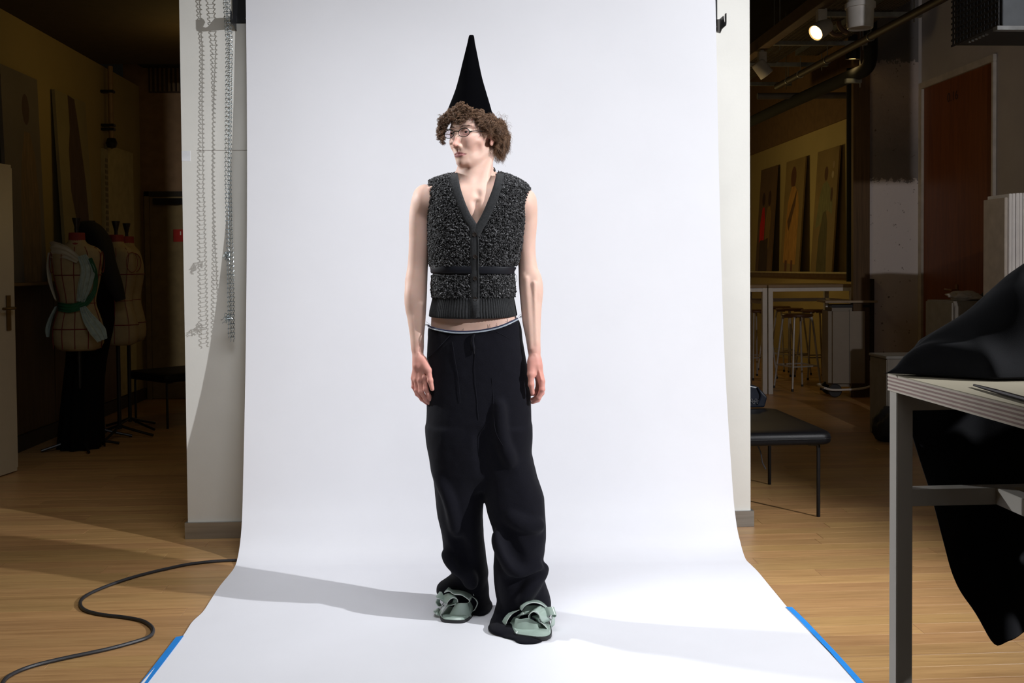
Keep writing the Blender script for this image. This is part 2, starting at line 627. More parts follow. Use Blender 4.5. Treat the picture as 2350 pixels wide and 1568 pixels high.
# ------------------------------------------------------------------ chains
link_me = None
def ladder_link():
    r = 0.0015
    m = MB()
    pts = [(-0.0115, 0, 0), (0.0115, 0, 0), (0.0105, -0.002, -0.006), (0.006, 0, -0.0135), (0.0075, 0.0015, -0.020), (0.0095, 0.003, -0.0225), (0.006, 0.004, -0.020)]
    pts2 = [(-a, b, c_) for a, b, c_ in pts]
    m.tube(pts[1:], r, 5); m.tube([pts2[i] for i in range(1, 7)], r, 5)
    m.tube([pts[0], pts[1]], r, 5)
    return m


M_CHAIN = mat('zinc_chain', (0.35, 0.40, 0.42), 0.3, 0.9, var=0.2, scale=60)
def chain(u_off, d, label, zb, twist, nmax=300):
    t = thing('ladder_chain', label, 'chain', (0, 0, 0), group=None)
    global link_me
    if link_me is None:
        o = ladder_link().build('link', M_CHAIN, t)
        link_me = o.data
        bpy.data.objects.remove(o)
    z = 2.62
    i = 0
    step = 0.0208
    yv = VW - d
    while z > zb:
        py = 613 - (z - 1.27) * 487
        px = np.interp(py, [0, 100, 400, 600, 783], [519, 526, 524, 528, 531])
        p = PV(px + u_off, py, yv)
        o = bpy.data.objects.new('link', link_me)
        a = twist * math.sin(i * 0.055 + u_off) + 0.25
        o.rotation_euler = (random.uniform(-.05, .05), random.uniform(-.06, .06), a)
        o.location = (p.x, yv, z)
        COL.objects.link(o); o.parent = t
        z -= step
        i += 1
    return t, px


for (uo, d, lab, zb, tw) in ((-2.5, 0.087, 'zinc ladder chain strand hanging nearest the camera left of the paper', 0.96, 0.5),
                             (2.5, 0.055, 'zinc ladder chain strand hanging close to the white wall behind the other strand', 0.955, 0.9)):
    t, _ = chain(uo, d, lab, zb, tw)
    if d > 0.08:
        for kz in (583, 722):           # bunched links of the knots
            for j in range(7):
                o = bpy.data.objects.new('link', link_me)
                z = 1.27 + (617 - kz) / 487
                p = PV(522 + 1.6 * (j % 3), kz, VW - d)
                o.location = (p.x, VW - d - 0.008 - 0.003 * j, z - 0.004 * j + 0.01)
                o.rotation_euler = (random.uniform(-1, 1), random.uniform(-1.2, 1.2), random.uniform(-1.5, 1.5))
                COL.objects.link(o); o.parent = t
# ================================================================== THE PERSON
PY = 3.55
person = thing('person', 'person in tall black cone hat, glasses, grey fleecy vest and wide black trousers, standing', 'person', C(0, PY, 0), YAW)
PINV = (Matrix.Translation(C(0, PY, 0)) @ Matrix.Rotation(YAW, 4, 'Z')).inverted()


def LP(px, py, dy=0.0):                 # surveyed point in the person's own frame
    return PINV @ PC(px, py, PY + dy)


def LZ(py, px=1095):
    return LP(px, py).z


def LX(px, py=700):
    return LP(px, py).x


PXM = LP(1101, 700).x - LP(1100, 700).x


class SDF:
    def __init__(self, xs, ys, zs):
        self.x = np.asarray(xs, np.float32); self.y = np.asarray(ys, np.float32); self.z = np.asarray(zs, np.float32)
        self.D = np.full((len(xs), len(ys), len(zs)), 0.5, np.float32)

    def _sl(self, lo, hi):
        r = []
        for a, l, h in zip((self.x, self.y, self.z), lo, hi):
            i0, i1 = np.searchsorted(a, l), np.searchsorted(a, h)
            r.append(slice(max(i0 - 1, 0), min(i1 + 1, len(a))))
        return tuple(r)

    def op(self, fn, lo, hi, k=0.01, sub=False, inter=False):
        m = k + 0.012
        s = self._sl([a - m for a in lo], [a + m for a in hi])
        X = self.x[s[0]][:, None, None]; Y = self.y[s[1]][None, :, None]; Z = self.z[s[2]][None, None, :]
        d = fn(X, Y, Z).astype(np.float32)
        A = self.D[s]
        if d.shape != A.shape:
            d = np.broadcast_to(d, A.shape)
        if sub:
            d = -d
            h = np.clip(0.5 - 0.5 * (A - d) / k, 0, 1)
            self.D[s] = A * (1 - h) + d * h + k * h * (1 - h)
        else:
            h = np.clip(0.5 + 0.5 * (A - d) / k, 0, 1)
            self.D[s] = A * (1 - h) + d * h - k * h * (1 - h)

    def cap(self, a, b, r0, r1, k=0.01, sub=False, sq=None):
        """tapered capsule; sq=(dir, factor) flattens across a direction"""
        a, b = np.array(a, float), np.array(b, float)
        R = max(r0, r1) * (sq[1] if sq and sq[1] > 1 else 1)
        lo, hi = np.minimum(a, b) - R, np.maximum(a, b) + R
        ab = b - a
        L2 = max(ab.dot(ab), 1e-9)

        def fn(X, Y, Z):
            t = np.clip(((X - a[0]) * ab[0] + (Y - a[1]) * ab[1] + (Z - a[2]) * ab[2]) / L2, 0, 1)
            dx, dy, dz = X - a[0] - t * ab[0], Y - a[1] - t * ab[1], Z - a[2] - t * ab[2]
            if sq is not None:
                n = np.array(sq[0], float); n /= np.linalg.norm(n)
                q = dx * n[0] + dy * n[1] + dz * n[2]
                g = 1 / sq[1] - 1
                dx, dy, dz = dx + q * g * n[0], dy + q * g * n[1], dz + q * g * n[2]
            return np.sqrt(dx * dx + dy * dy + dz * dz) - (r0 + (r1 - r0) * t)
        self.op(fn, lo, hi, k, sub)

    def ell(self, c, r, k=0.01, sub=False, rot=None):
        c = np.array(c, float); r = np.array(r, float)
        R = r.max()
        M = np.eye(3) if rot is None else np.array(rot)

        def fn(X, Y, Z):
            dx, dy, dz = X - c[0], Y - c[1], Z - c[2]
            u = M[0, 0] * dx + M[0, 1] * dy + M[0, 2] * dz
            v = M[1, 0] * dx + M[1, 1] * dy + M[1, 2] * dz
            w = M[2, 0] * dx + M[2, 1] * dy + M[2, 2] * dz
            k0 = np.sqrt((u / r[0]) ** 2 + (v / r[1]) ** 2 + (w / r[2]) ** 2)
            k1 = np.sqrt((u / r[0] ** 2) ** 2 + (v / r[1] ** 2) ** 2 + (w / r[2] ** 2) ** 2) + 1e-9
            return k0 * (k0 - 1) / k1
        self.op(fn, c - R, c + R, k, sub)

    def loft(self, rows, k=0.01, e=2.0, sub=False):
        """rows: (z, xc, yc, rx, ry) from any end; superelliptic sections"""
        rows = sorted(rows)
        A = np.array(rows, float)
        z0, z1 = A[0, 0], A[-1, 0]
        lo = [(A[:, 1] - A[:, 3]).min(), (A[:, 2] - A[:, 4]).min(), z0]
        hi = [(A[:, 1] + A[:, 3]).max(), (A[:, 2] + A[:, 4]).max(), z1]

        def fn(X, Y, Z):
            xc, yc = np.interp(Z, A[:, 0], A[:, 1]), np.interp(Z, A[:, 0], A[:, 2])
            rx, ry = np.interp(Z, A[:, 0], A[:, 3]), np.interp(Z, A[:, 0], A[:, 4])
            q = (np.abs((X - xc) / rx) ** e + np.abs((Y - yc) / ry) ** e) ** (1 / e)
            d = (q - 1) * np.minimum(rx, ry)
            dz = np.maximum(z0 - Z, Z - z1)
            return np.where(dz > 0, np.sqrt(np.maximum(d, 0) ** 2 + dz ** 2), np.maximum(d, np.maximum(dz, -0.03)))
        self.op(fn, lo, hi, k, sub)

    def mesh(self, smooth=2):
        D = self.D
        ins = D < 0
        nx, ny, nz = D.shape
        cnt = np.zeros((nx - 1, ny - 1, nz - 1), np.int8)
        for i in (0, 1):
            for j in (0, 1):
                for k in (0, 1):
                    cnt += ins[i:nx - 1 + i, j:ny - 1 + j, k:nz - 1 + k]
        act = np.argwhere((cnt > 0) & (cnt < 8))
        idx = np.full(cnt.shape, -1, np.int32)
        idx[act[:, 0], act[:, 1], act[:, 2]] = np.arange(len(act))
        corners = [(i, j, k) for i in (0, 1) for j in (0, 1) for k in (0, 1)]
        val = {c: D[act[:, 0] + c[0], act[:, 1] + c[1], act[:, 2] + c[2]] for c in corners}
        acc = np.zeros((len(act), 3)); n = np.zeros(len(act))
        for c in corners:
            for ax in range(3):
                if c[ax] == 0:
                    c2 = list(c); c2[ax] = 1; c2 = tuple(c2)
                    a, b = val[c], val[c2]
                    cr = (a < 0) != (b < 0)
                    t = np.where(cr, a / np.where(cr, a - b, 1), 0)
                    p = np.tile(np.array(c, float), (len(act), 1))
                    p[:, ax] += t
                    acc[cr] += p[cr]; n[cr] += 1
        loc = acc / n[:, None]
        V = np.empty((len(act), 3))
        for ax, g in enumerate((self.x, self.y, self.z)):
            i = act[:, ax]
            V[:, ax] = g[i] + (g[i + 1] - g[i]) * loc[:, ax]
        F = []
        for ax in range(3):
            o1, o2 = [a for a in range(3) if a != ax]
            sl0 = [slice(None)] * 3; sl1 = [slice(None)] * 3
            sl0[ax] = slice(0, -1); sl1[ax] = slice(1, None)
            e = ins[tuple(sl0)] != ins[tuple(sl1)]
            q = np.argwhere(e)
            q = q[(q[:, o1] > 0) & (q[:, o2] > 0) & (q[:, o1] < D.shape[o1] - 1) & (q[:, o2] < D.shape[o2] - 1)]
            s = ins[q[:, 0], q[:, 1], q[:, 2]]
            ids = []
            for a, b in ((-1, -1), (0, -1), (0, 0), (-1, 0)):
                r = q.copy(); r[:, o1] += a; r[:, o2] += b
                ids.append(idx[r[:, 0], r[:, 1], r[:, 2]])
            quad = np.stack(ids, 1)
            flip = s if ax != 1 else ~s
            quad[~flip] = quad[~flip][:, ::-1]
            F.append(quad)
        F = np.concatenate(F)
        F = F[(F >= 0).all(1)]
        for _ in range(smooth):
            S = np.zeros_like(V); m = np.zeros(len(V))
            for a in range(4):
                i, j = F[:, a], F[:, (a + 1) % 4]
                np.add.at(S, i, V[j]); np.add.at(m, i, 1)
                np.add.at(S, j, V[i]); np.add.at(m, j, 1)
            m[m == 0] = 1
            V = V * 0.5 + 0.5 * S / m[:, None]
        return V, F


def np_mesh(name, V, F, m, parent, smooth=True):
    me = bpy.data.meshes.new(name)
    V = np.asarray(V, np.float32); F = np.asarray(F, np.int32)
    k = F.shape[1]
    me.vertices.add(len(V)); me.vertices.foreach_set('co', V.ravel())
    me.loops.add(F.size); me.loops.foreach_set('vertex_index', F.ravel())
    me.polygons.add(len(F)); me.polygons.foreach_set('loop_start', np.arange(0, F.size, k, dtype=np.int32))
    me.polygons.foreach_set('loop_total', np.full(len(F), k, np.int32))
    me.update(calc_edges=True)
    me.validate()
    me.polygons.foreach_set('use_smooth', [smooth] * len(me.polygons))
    o = bpy.data.objects.new(name, me)
    COL.objects.link(o)
    if m: me.materials.append(m)
    if parent: o.parent = parent
    return o


def grid_axis(segs):
    """segs: (start, end, step) contiguous"""
    out = []
    for a, b, s in segs:
        n = max(1, int(round((b - a) / s)))
        out += list(np.linspace(a, b, n, endpoint=False))
    out.append(segs[-1][1])
    return np.array(out)


# ---- joints (local frame) -------------------------------------------------
HC = LP(1087, 309, 0.0)                 # centre of the head at eye level
HY = math.radians(-36)                  # head turned to the person's right
hc, hs = math.cos(HY), math.sin(HY)


def HL(x, y, z):                        # head frame -> person frame
    return (HC.x + hc * x - hs * y, HC.y + hs * x + hc * y, HC.z + z)


# HY negative rotates the face (-y) towards the picture's left
HROT = [[hc, hs, 0], [-hs, hc, 0], [0, 0, 1]]

gx = grid_axis([(-0.405, LX(1000), 0.0032), (LX(1000), LX(1160), 0.0019), (LX(1160), 0.19, 0.0032)])
gy = grid_axis([(-0.20, -0.125, 0.0028), (-0.125, 0.03, 0.0021), (0.03, 0.16, 0.0036)])
gz = grid_axis([(-0.01, LZ(940), 0.008), (LZ(940), LZ(795), 0.0022), (LZ(795), LZ(400), 0.0034), (LZ(400), LZ(300) , 0.0017), (LZ(300), LZ(228), 0.0025)])
B = SDF(gx, gy, gz)
print('body grid', B.D.shape)

# torso
def prow(py, l, r, yc, ry, inset=0.0):
    z = LZ(py)
    xl, xr = LX(l, py), LX(r, py)
    return (z, (xl + xr) / 2, yc, (xr - xl) / 2 - inset, ry)


B.loft([prow(445, 992, 1207, 0.005, 0.082), prow(480, 990, 1204, 0.0, 0.100), prow(530, 992, 1195, 0.0, 0.103),
        prow(580, 996, 1186, 0.002, 0.100), prow(620, 998, 1172, 0.0, 0.090), prow(680, 998, 1176, 0.0, 0.088),
        prow(725, 990, 1184, 0.0, 0.090), prow(745, 989, 1190, 0.002, 0.094), prow(800, 995, 1200, 0.01, 0.100), prow(880, 1000, 1195, 0.01, 0.09)], 0.02, 2.3)
# shoulder girdle, trapezius
sl, sr = LP(972, 447, 0.012), LP(1206, 458, 0.006)
nb_ = LP(1092, 415, 0.02)
B.cap((sl.x + .04, 0.01, sl.z - .008), (nb_.x - .03, 0.02, nb_.z - .01), 0.030, 0.045, 0.03)
B.cap((sr.x - .03, 0.01, sr.z - .005), (nb_.x + .03, 0.02, nb_.z - .01), 0.036, 0.045, 0.03)
B.cap((nb_.x - .04, 0.03, nb_.z - .02), (HC.x - .01, 0.03, HC.z - .09), 0.045, 0.040, 0.03)
B.cap((nb_.x + .05, 0.03, nb_.z - .02), (HC.x + .015, 0.035, HC.z - .09), 0.043, 0.032, 0.03)
# neck column
n0, n1 = LP(1091, 425, -0.005), LP(1090, 350, 0.012)
B.cap(n0, n1, 0.059, 0.052, 0.022)
B.ell((LX(1096), -0.018, LZ(452)), (0.145, 0.078, 0.050), 0.03)
B.ell((LX(1096), -0.028, LZ(478)), (0.120, 0.086, 0.065), 0.03)
# sternomastoids towards the notch, clavicles, notch, pectorals
notch = LP(1095, 449, -0.098)
B.cap((notch.x - .008, notch.y + .022, notch.z + .01), HL(-0.055, 0.03, -0.06), 0.0065, 0.012, 0.026)
B.cap((notch.x + .012, notch.y + .020, notch.z + .008), HL(0.056, 0.038, -0.05), 0.0065, 0.014, 0.026)
B.cap((notch.x - .012, notch.y + .019, notch.z - .002), (sl.x + .035, -0.045, sl.z + .020), 0.0085, 0.008, 0.018)
B.cap((notch.x + .014, notch.y + .019, notch.z - .002), (sr.x - .035, -0.045, sr.z + .022), 0.0085, 0.008, 0.018)
B.ell((notch.x + .002, notch.y - .010, notch.z + .010), (0.007, 0.010, 0.014), 0.016, sub=True)
B.ell((LX(1050), -0.066, LZ(495)), (0.055, 0.028, 0.05), 0.03)
B.ell((LX(1146), -0.066, LZ(495)), (0.055, 0.028, 0.05), 0.03)
B.cap((LX(1097), -0.112, LZ(470)), (LX(1097), -0.116, LZ(520)), 0.007, 0.006, 0.02, sub=True)
# belly
B.ell((LX(1088), -0.087, LZ(765)), (0.006, 0.010, 0.006), 0.006, sub=True)

# ---- arms
def arm(pts, k=0.012):
    P = spline([p for p, r in pts], 4)
    Rr = [v.x for v in spline([Vector((r, 0, 0)) for p, r in pts], 4)]
    for i in range(len(P) - 1):
        B.cap(P[i], P[i + 1], Rr[i] - 0.0012, Rr[i + 1] - 0.0012, k)


# picture-left arm
A0 = LP(975, 452, 0.01)
armL = [(A0, 0.043), (LP(966, 500, 0.012), 0.0395), (LP(963, 560, 0.016), 0.036), (LP(959, 610, 0.018), 0.0335), (LP(955, 650, 0.012), 0.0365),
        (LP(954.5, 690, 0.0), 0.0350), (LP(956, 735, -0.016), 0.0285), (LP(957, 770, -0.028), 0.0215), (LP(958, 800, -0.035), 0.0195)]
arm(armL)
B.ell(LP(976, 458, -0.015), (0.036, 0.042, 0.05), 0.02)
B.ell(LP(938.5, 648, 0.03), (0.010, 0.014, 0.018), 0.016)            # elbow
B.ell(LP(944, 690, -0.012), (0.018, 0.022, 0.05), 0.02)
B.cap(LP(966, 700, -0.030), LP(962, 790, -0.052), 0.007, 0.004, 0.010)
B.cap(LP(950, 705, -0.030), LP(955, 780, -0.050), 0.004, 0.0025, 0.006)
# picture-right arm
armR = [(LP(1204, 460, 0.008), 0.043), (LP(1208, 510, 0.012), 0.036), (LP(1207, 560, 0.014), 0.0315), (LP(1211, 610, 0.012), 0.0305), (LP(1217, 650, 0.004), 0.0375),
        (LP(1219, 690, -0.008), 0.0355), (LP(1220, 735, -0.022), 0.0300), (LP(1223, 770, -0.034), 0.0235), (LP(1226, 805, -0.042), 0.0195)]
arm(armR)
B.ell(LP(1203, 468, -0.015), (0.034, 0.040, 0.05), 0.02)
B.cap(LP(1208, 640, -0.030), LP(1219, 800, -0.060), 0.008, 0.004, 0.010)
B.cap(LP(1226, 650, -0.040), LP(1230, 790, -0.058), 0.005, 0.003, 0.008)
B.ell(LP(1232, 660, -0.01), (0.016, 0.024, 0.05), 0.02)
B.cap(LP(1203, 630, -0.020), LP(1210, 680, -0.040), 0.005, 0.003, 0.006)

# ---- hands: back of hand outwards/forwards, relaxed curl
def fing(pts, rs, k=0.0035):
    for i in range(len(pts) - 1):
        B.cap(pts[i], pts[i + 1], rs[i], rs[i + 1], k)
        if i: B.ell(pts[i], (rs[i] * 1.08,) * 3, 0.003)


# picture-left hand
wL = LP(958, 802, -0.036)
palm = [LP(958, 812, -0.040), LP(961, 838, -0.046), LP(963, 862, -0.050)]
nrm = (0.55, -0.83, 0)
B.cap(wL, palm[1], 0.0195, 0.0235, 0.012, sq=((0.8, -0.2, -0.2), 0.95))
for (kx, ky, kd), r in (((974, 868, -0.060), 0.0115), ((964, 873, -0.052), 0.0115), ((955, 872, -0.040), 0.011), ((949, 868, -0.026), 0.010)):
    B.cap(LP(960, 822, -0.042), LP(kx, ky, kd), 0.012, r, 0.010)
fing([LP(974, 868, -0.060), LP(977, 893, -0.066), LP(985, 911, -0.062), LP(993, 922, -0.054)], [0.0098, 0.0085, 0.0076, 0.0062])
fing([LP(964, 873, -0.052), LP(966, 899, -0.058), LP(978, 918, -0.054), LP(990, 930, -0.046)], [0.0098, 0.0086, 0.0078, 0.0064])
fing([LP(955, 872, -0.040), LP(957, 896, -0.044), LP(968, 916, -0.040), LP(981, 927, -0.032)], [0.0094, 0.0082, 0.0074, 0.0062])
fing([LP(949, 868, -0.026), LP(949, 888, -0.028), LP(957, 905, -0.024), LP(966, 915, -0.018)], [0.0082, 0.0070, 0.0064, 0.0054])
fing([LP(970, 826, -0.052), LP(983, 850, -0.070), LP(987, 873, -0.076), LP(992, 893, -0.076)], [0.0145, 0.0110, 0.0096, 0.0078], 0.006)
B.cap(LP(964, 822, -0.050), LP(976, 846, -0.062), 0.012, 0.012, 0.012)
# tendons and knuckles
for (kx, ky, kd) in ((974, 866, -0.071), (964, 871, -0.063), (955, 870, -0.050)):
    B.cap(LP(961, 812, -0.058), LP(kx, ky, kd), 0.0018, 0.0028, 0.005)
    B.ell(LP(kx, ky, kd + .001), (0.0055, 0.0045, 0.006), 0.005)
# picture-right hand
B.cap(LP(1226, 805, -0.043), LP(1229, 838, -0.054), 0.0195, 0.0235, 0.012)
for (kx, ky, kd), r in (((1243, 876, -0.066), 0.0125), ((1243, 880, -0.050), 0.012), ((1240, 880, -0.036), 0.011), ((1236, 876, -0.024), 0.010)):
    B.cap(LP(1229, 828, -0.050), LP(kx, ky, kd), 0.014, r, 0.012)
fing([LP(1243, 874, -0.068), LP(1244, 894, -0.072), LP(1236, 913, -0.066), LP(1225, 922, -0.056)], [0.0112, 0.0098, 0.0086, 0.0070])
fing([LP(1243, 880, -0.050), LP(1243, 902, -0.052), LP(1234, 918, -0.046), LP(1222, 924, -0.038)], [0.0105, 0.0092, 0.0080, 0.0066])
fing([LP(1239, 880, -0.036), LP(1238, 902, -0.036), LP(1229, 914, -0.030), LP(1220, 917, -0.024)], [0.0098, 0.0086, 0.0074, 0.0062])
fing([LP(1235, 876, -0.024), LP(1233, 893, -0.022), LP(1226, 904, -0.016), LP(1219, 906, -0.012)], [0.0086, 0.0074, 0.0064, 0.0054])
fing([LP(1220, 832, -0.062), LP(1218, 860, -0.078), LP(1219, 883, -0.082), LP(1222, 902, -0.080)], [0.0145, 0.0112, 0.0100, 0.0080], 0.006)
B.cap(LP(1222, 826, -0.058), LP(1222, 858, -0.070), 0.014, 0.012, 0.014)
for (kx, ky, kd) in ((1242, 872, -0.079), (1246, 878, -0.060)):
    B.cap(LP(1228, 815, -0.066), LP(kx, ky, kd), 0.002, 0.003, 0.005)

# ---- legs (inside the trousers)
for hx, kx, ax, ay, fy in ((1045, 1060, 1072, 0.10, 0.02), (1145, 1190, 1190, 0.04, -0.08)):
    h, kn, an = LP(hx, 850, 0.01), LP(kx, 1130, 0.0), LP(ax, 1380, ay)
    an.z = 0.09
    B.cap(h, kn, 0.075, 0.05, 0.02); B.cap(kn, an, 0.048, 0.034, 0.02)
    B.cap((an.x, an.y + 0.03, 0.06), (an.x - 0.005, an.y - 0.02, 0.05), 0.030, 0.024, 0.02)

# ---- head --------------------------------------------------------------
def hcap(a, b, r0, r1, k=0.008, sub=False, sq=None):
    if sq: 
        d = np.array(sq[0]); sq = ((hc * d[0] - hs * d[1], hs * d[0] + hc * d[1], d[2]), sq[1])
    B.cap(HL(*a), HL(*b), r0, r1, k, sub, sq)


def hell(c, r, k=0.008, sub=False):
    B.ell(HL(*c), r, k, sub, HROT)


def sym(f, a, *rest, **kw):
    f(a, *rest, **kw)
    f((-a[0], a[1], a[2]), *rest, **kw)


def sym2(a, b, *rest, **kw):
    hcap(a, b, *rest, **kw)
    hcap((-a[0], a[1], a[2]), (-b[0], b[1], b[2]), *rest, **kw)


hell((0, 0.020, 0.026), (0.071, 0.090, 0.074), 0.01)         # cranium
hell((0, -0.028, -0.005), (0.062, 0.058, 0.070), 0.02)       # upper face
hell((0, -0.030, -0.055), (0.053, 0.052, 0.056), 0.022)       # lower face
sym2((0.054, 0.008, -0.062), (0.020, -0.056, -0.102), 0.014, 0.011, 0.018)   # jaw line
hell((0, -0.070, -0.1005), (0.017, 0.015, 0.015), 0.016)      # chin
sym(hell, (0.044, -0.048, -0.030), (0.017, 0.018, 0.014), 0.020)             # cheek bones
sym2((0.008, -0.083, 0.018), (0.046, -0.064, 0.019), 0.0075, 0.008, 0.012)     # brow
hell((0, -0.062, 0.045), (0.045, 0.026, 0.032), 0.02)        # forehead
sym(hell, (0.031, -0.092, -0.002), (0.017, 0.017, 0.0125), 0.012, sub=True)    # sockets 
# hollow cheeks
sym(hell, (0.056, -0.050, -0.064), (0.010, 0.018, 0.016), 0.02, sub=True)
sym(hell, (0.028, -0.062, -0.034), (0.021, 0.021, 0.028), 0.018)
# nose
hcap((0, -0.080, 0.006), (0, -0.102, -0.040), 0.0060, 0.0070, 0.007)
hell((0, -0.106, -0.0455), (0.0076, 0.0086, 0.0072), 0.006)
sym(hell, (0.0105, -0.092, -0.050), (0.0070, 0.0095, 0.0065), 0.005)
hcap((0, -0.084, -0.020), (0, -0.080, -0.049), 0.010, 0.013, 0.012)
sym(hell, (0.0065, -0.098, -0.0560), (0.0032, 0.0045, 0.0028), 0.002, sub=True)
# mouth
MZ = -0.0765
hell((0, -0.070, MZ + .002), (0.027, 0.017, 0.022), 0.016)
sym2((0.026, -0.0700, MZ - .001), (0.003, -0.0865, MZ + .0045), 0.0024, 0.0045, 0.004)
hell((0, -0.0845, MZ - .0055), (0.0200, 0.0056, 0.0060), 0.005)
sym2((0.0275, -0.0765, MZ - .0005), (0, -0.0925, MZ), 0.0010, 0.0012, 0.0018, sub=True)
hcap((0, -0.0890, MZ + .018), (0, -0.0905, MZ + .010), 0.0018, 0.0022, 0.005, sub=True)
# lids
for s in (1, -1):
    hell((s * 0.031, -0.0690, -0.002), (0.0165, 0.0155, 0.0140), 0.006)
    hell((s * 0.031, -0.0850, -0.0026), (0.0125, 0.0075, 0.0042), 0.0012, sub=True)
# ears
for s in (1, -1):
    hell((s * 0.075, 0.014, -0.010), (0.006, 0.017, 0.028), 0.005)
    hell((s * 0.081, 0.010, -0.006), (0.004, 0.010, 0.017), 0.003, sub=True)
    hell((s * 0.076, 0.004, -0.036), (0.005, 0.009, 0.010), 0.004)
# under the jaw
hcap((0, -0.010, -0.085), (0, 0.03, -0.075), 0.045, 0.05, 0.02)

V, F = B.mesh(1)
print('body', len(V))


def skin_material():
    m = bpy.data.materials.new('skin')
    nt, b = nt_of(m)
    at = nt.nodes.new('ShaderNodeAttribute'); at.attribute_name = 'tone'
    nz = nt.nodes.new('ShaderNodeTexNoise'); nz.inputs['Scale'].default_value = 35; nz.inputs['Detail'].default_value = 5
    tc = nt.nodes.new('ShaderNodeTexCoord')
    nt.links.new(tc.outputs['Object'], nz.inputs['Vector'])
    mr = nt.nodes.new('ShaderNodeMapRange'); mr.inputs[3].default_value = 0.93; mr.inputs[4].default_value = 1.06
    nt.links.new(nz.outputs['Fac'], mr.inputs[0])
    sc = nt.nodes.new('ShaderNodeVectorMath'); sc.operation = 'SCALE'
    nt.links.new(at.outputs['Color'], sc.inputs[0]); nt.links.new(mr.outputs[0], sc.inputs['Scale'])
    nt.links.new(sc.outputs[0], b.inputs['Base Color'])
    b.inputs['Roughness'].default_value = 0.55
    b.inputs['Specular IOR Level'].default_value = 0.28
    b.inputs['Subsurface Weight'].default_value = 0.25
    b.inputs['Subsurface Radius'].default_value = (0.010, 0.004, 0.002)
    b.inputs['Subsurface Scale'].default_value = 1.0
    nb2 = nt.nodes.new('ShaderNodeTexNoise'); nb2.inputs['Scale'].default_value = 350
    nt.links.new(tc.outputs['Object'], nb2.inputs['Vector'])
    bp = nt.nodes.new('ShaderNodeBump'); bp.inputs['Strength'].default_value = 0.08; bp.inputs['Distance'].default_value = 0.001
    nt.links.new(nb2.outputs['Fac'], bp.inputs['Height']); nt.links.new(bp.outputs[0], b.inputs['Normal'])
    return m


M_SKIN = skin_material()
body = np_mesh('body', V, F, M_SKIN, person)
# natural skin tones: redder hands, elbows, cheeks, nose and lips; brows
base = np.array([0.76, 0.51, 0.42])
tone = np.tile(base, (len(V), 1))


def blend(w, col):
    global tone
    w = np.clip(w, 0, 1)[:, None]
    tone = tone * (1 - w) + np.array(col) * w


def sph(c, r):
    c = np.array(c); r = np.array(r, float)
    q = (((V - c) / r) ** 2).sum(1)
    return np.clip(1.4 - q, 0, 1)


zh = LZ(800)
arms = (V[:, 0] < LX(1002)) | (V[:, 0] > LX(1205))
blend(np.where(arms & (V[:, 2] < LZ(780)), np.clip((zh + 0.04 - V[:, 2]) / 0.08, 0, 1) * 0.85, 0), (0.68, 0.30, 0.25))
loc = V - np.array(HC)
lx = hc * loc[:, 0] + hs * loc[:, 1]; ly = -hs * loc[:, 0] + hc * loc[:, 1]; lz = loc[:, 2]
head = lz > -0.13


def hs_w(c, r):
    q = ((lx - c[0]) / r[0]) ** 2 + ((ly - c[1]) / r[1]) ** 2 + ((lz - c[2]) / r[2]) ** 2
    return np.clip((1.0 - q) * 2.5, 0, 1) * head


for s in (1, -1):
    blend(hs_w((s * 0.045, -0.055, -0.036), (0.034, 0.05, 0.036)) * 0.30, (0.74, 0.38, 0.31))
    blend(hs_w((s * 0.078, 0.012, -0.012), (0.012, 0.025, 0.038)) * 0.6, (0.62, 0.24, 0.19))
    blend(hs_w((s * 0.031, -0.085, -0.003), (0.018, 0.02, 0.010)) * 0.3, (0.45, 0.22, 0.20))
blend(hs_w((0, -0.10, -0.038), (0.016, 0.022, 0.020)) * 0.55, (0.66, 0.27, 0.22))
lipU = np.clip(1 - np.abs(lx) / 0.0235, 0, 1)
ax_ = np.abs(lx) / 0.0280
lipw = np.clip((MZ + 0.0088 - 0.0085 * ax_ ** 1.4 - lz) / 0.0012, 0, 1) * np.clip((lz - (MZ - 0.0122 + 0.0100 * ax_ ** 2)) / 0.0012, 0, 1) * (ly < -0.07) * (ax_ < 1)
blend(lipw * 0.85, (0.30, 0.085, 0.095))
ca = body.data.color_attributes.new('tone', 'FLOAT_COLOR', 'POINT')
if len(body.data.vertices) == len(V):
    ca.data.foreach_set('color', np.concatenate([tone, np.ones((len(V), 1))], 1).astype(np.float32).ravel())
else:
    print('TONE MISMATCH')

# eyes
def eye_mat():
    m = bpy.data.materials.new('eye')
    nt, b = nt_of(m)
    tc = nt.nodes.new('ShaderNodeTexCoord')
    g = nt.nodes.new('ShaderNodeVectorMath'); g.operation = 'DISTANCE'; g.inputs[1].default_value = (0, -1, 0)
    n = nt.nodes.new('ShaderNodeVectorMath'); n.operation = 'NORMALIZE'
    nt.links.new(tc.outputs['Object'], n.inputs[0]); nt.links.new(n.outputs[0], g.inputs[0])
    cr = nt.nodes.new('ShaderNodeValToRGB'); e = cr.color_ramp.elements
    e[0].position = 0.0; e[0].color = (0.004, 0.004, 0.004, 1)
    e[1].position = 1.0; e[1].color = (0.62, 0.56, 0.54, 1)
    for p, c_ in ((0.20, (0.004, 0.004, 0.004, 1)), (0.24, (0.09, 0.10, 0.08, 1)), (0.45, (0.05, 0.06, 0.055, 1)), (0.50, (0.62, 0.56, 0.54, 1))):
        x = e.new(p); x.color = c_
    nt.links.new(g.outputs['Value'], cr.inputs[0]); nt.links.new(cr.outputs[0], b.inputs['Base Color'])
    b.inputs['Roughness'].default_value = 0.08
    return m


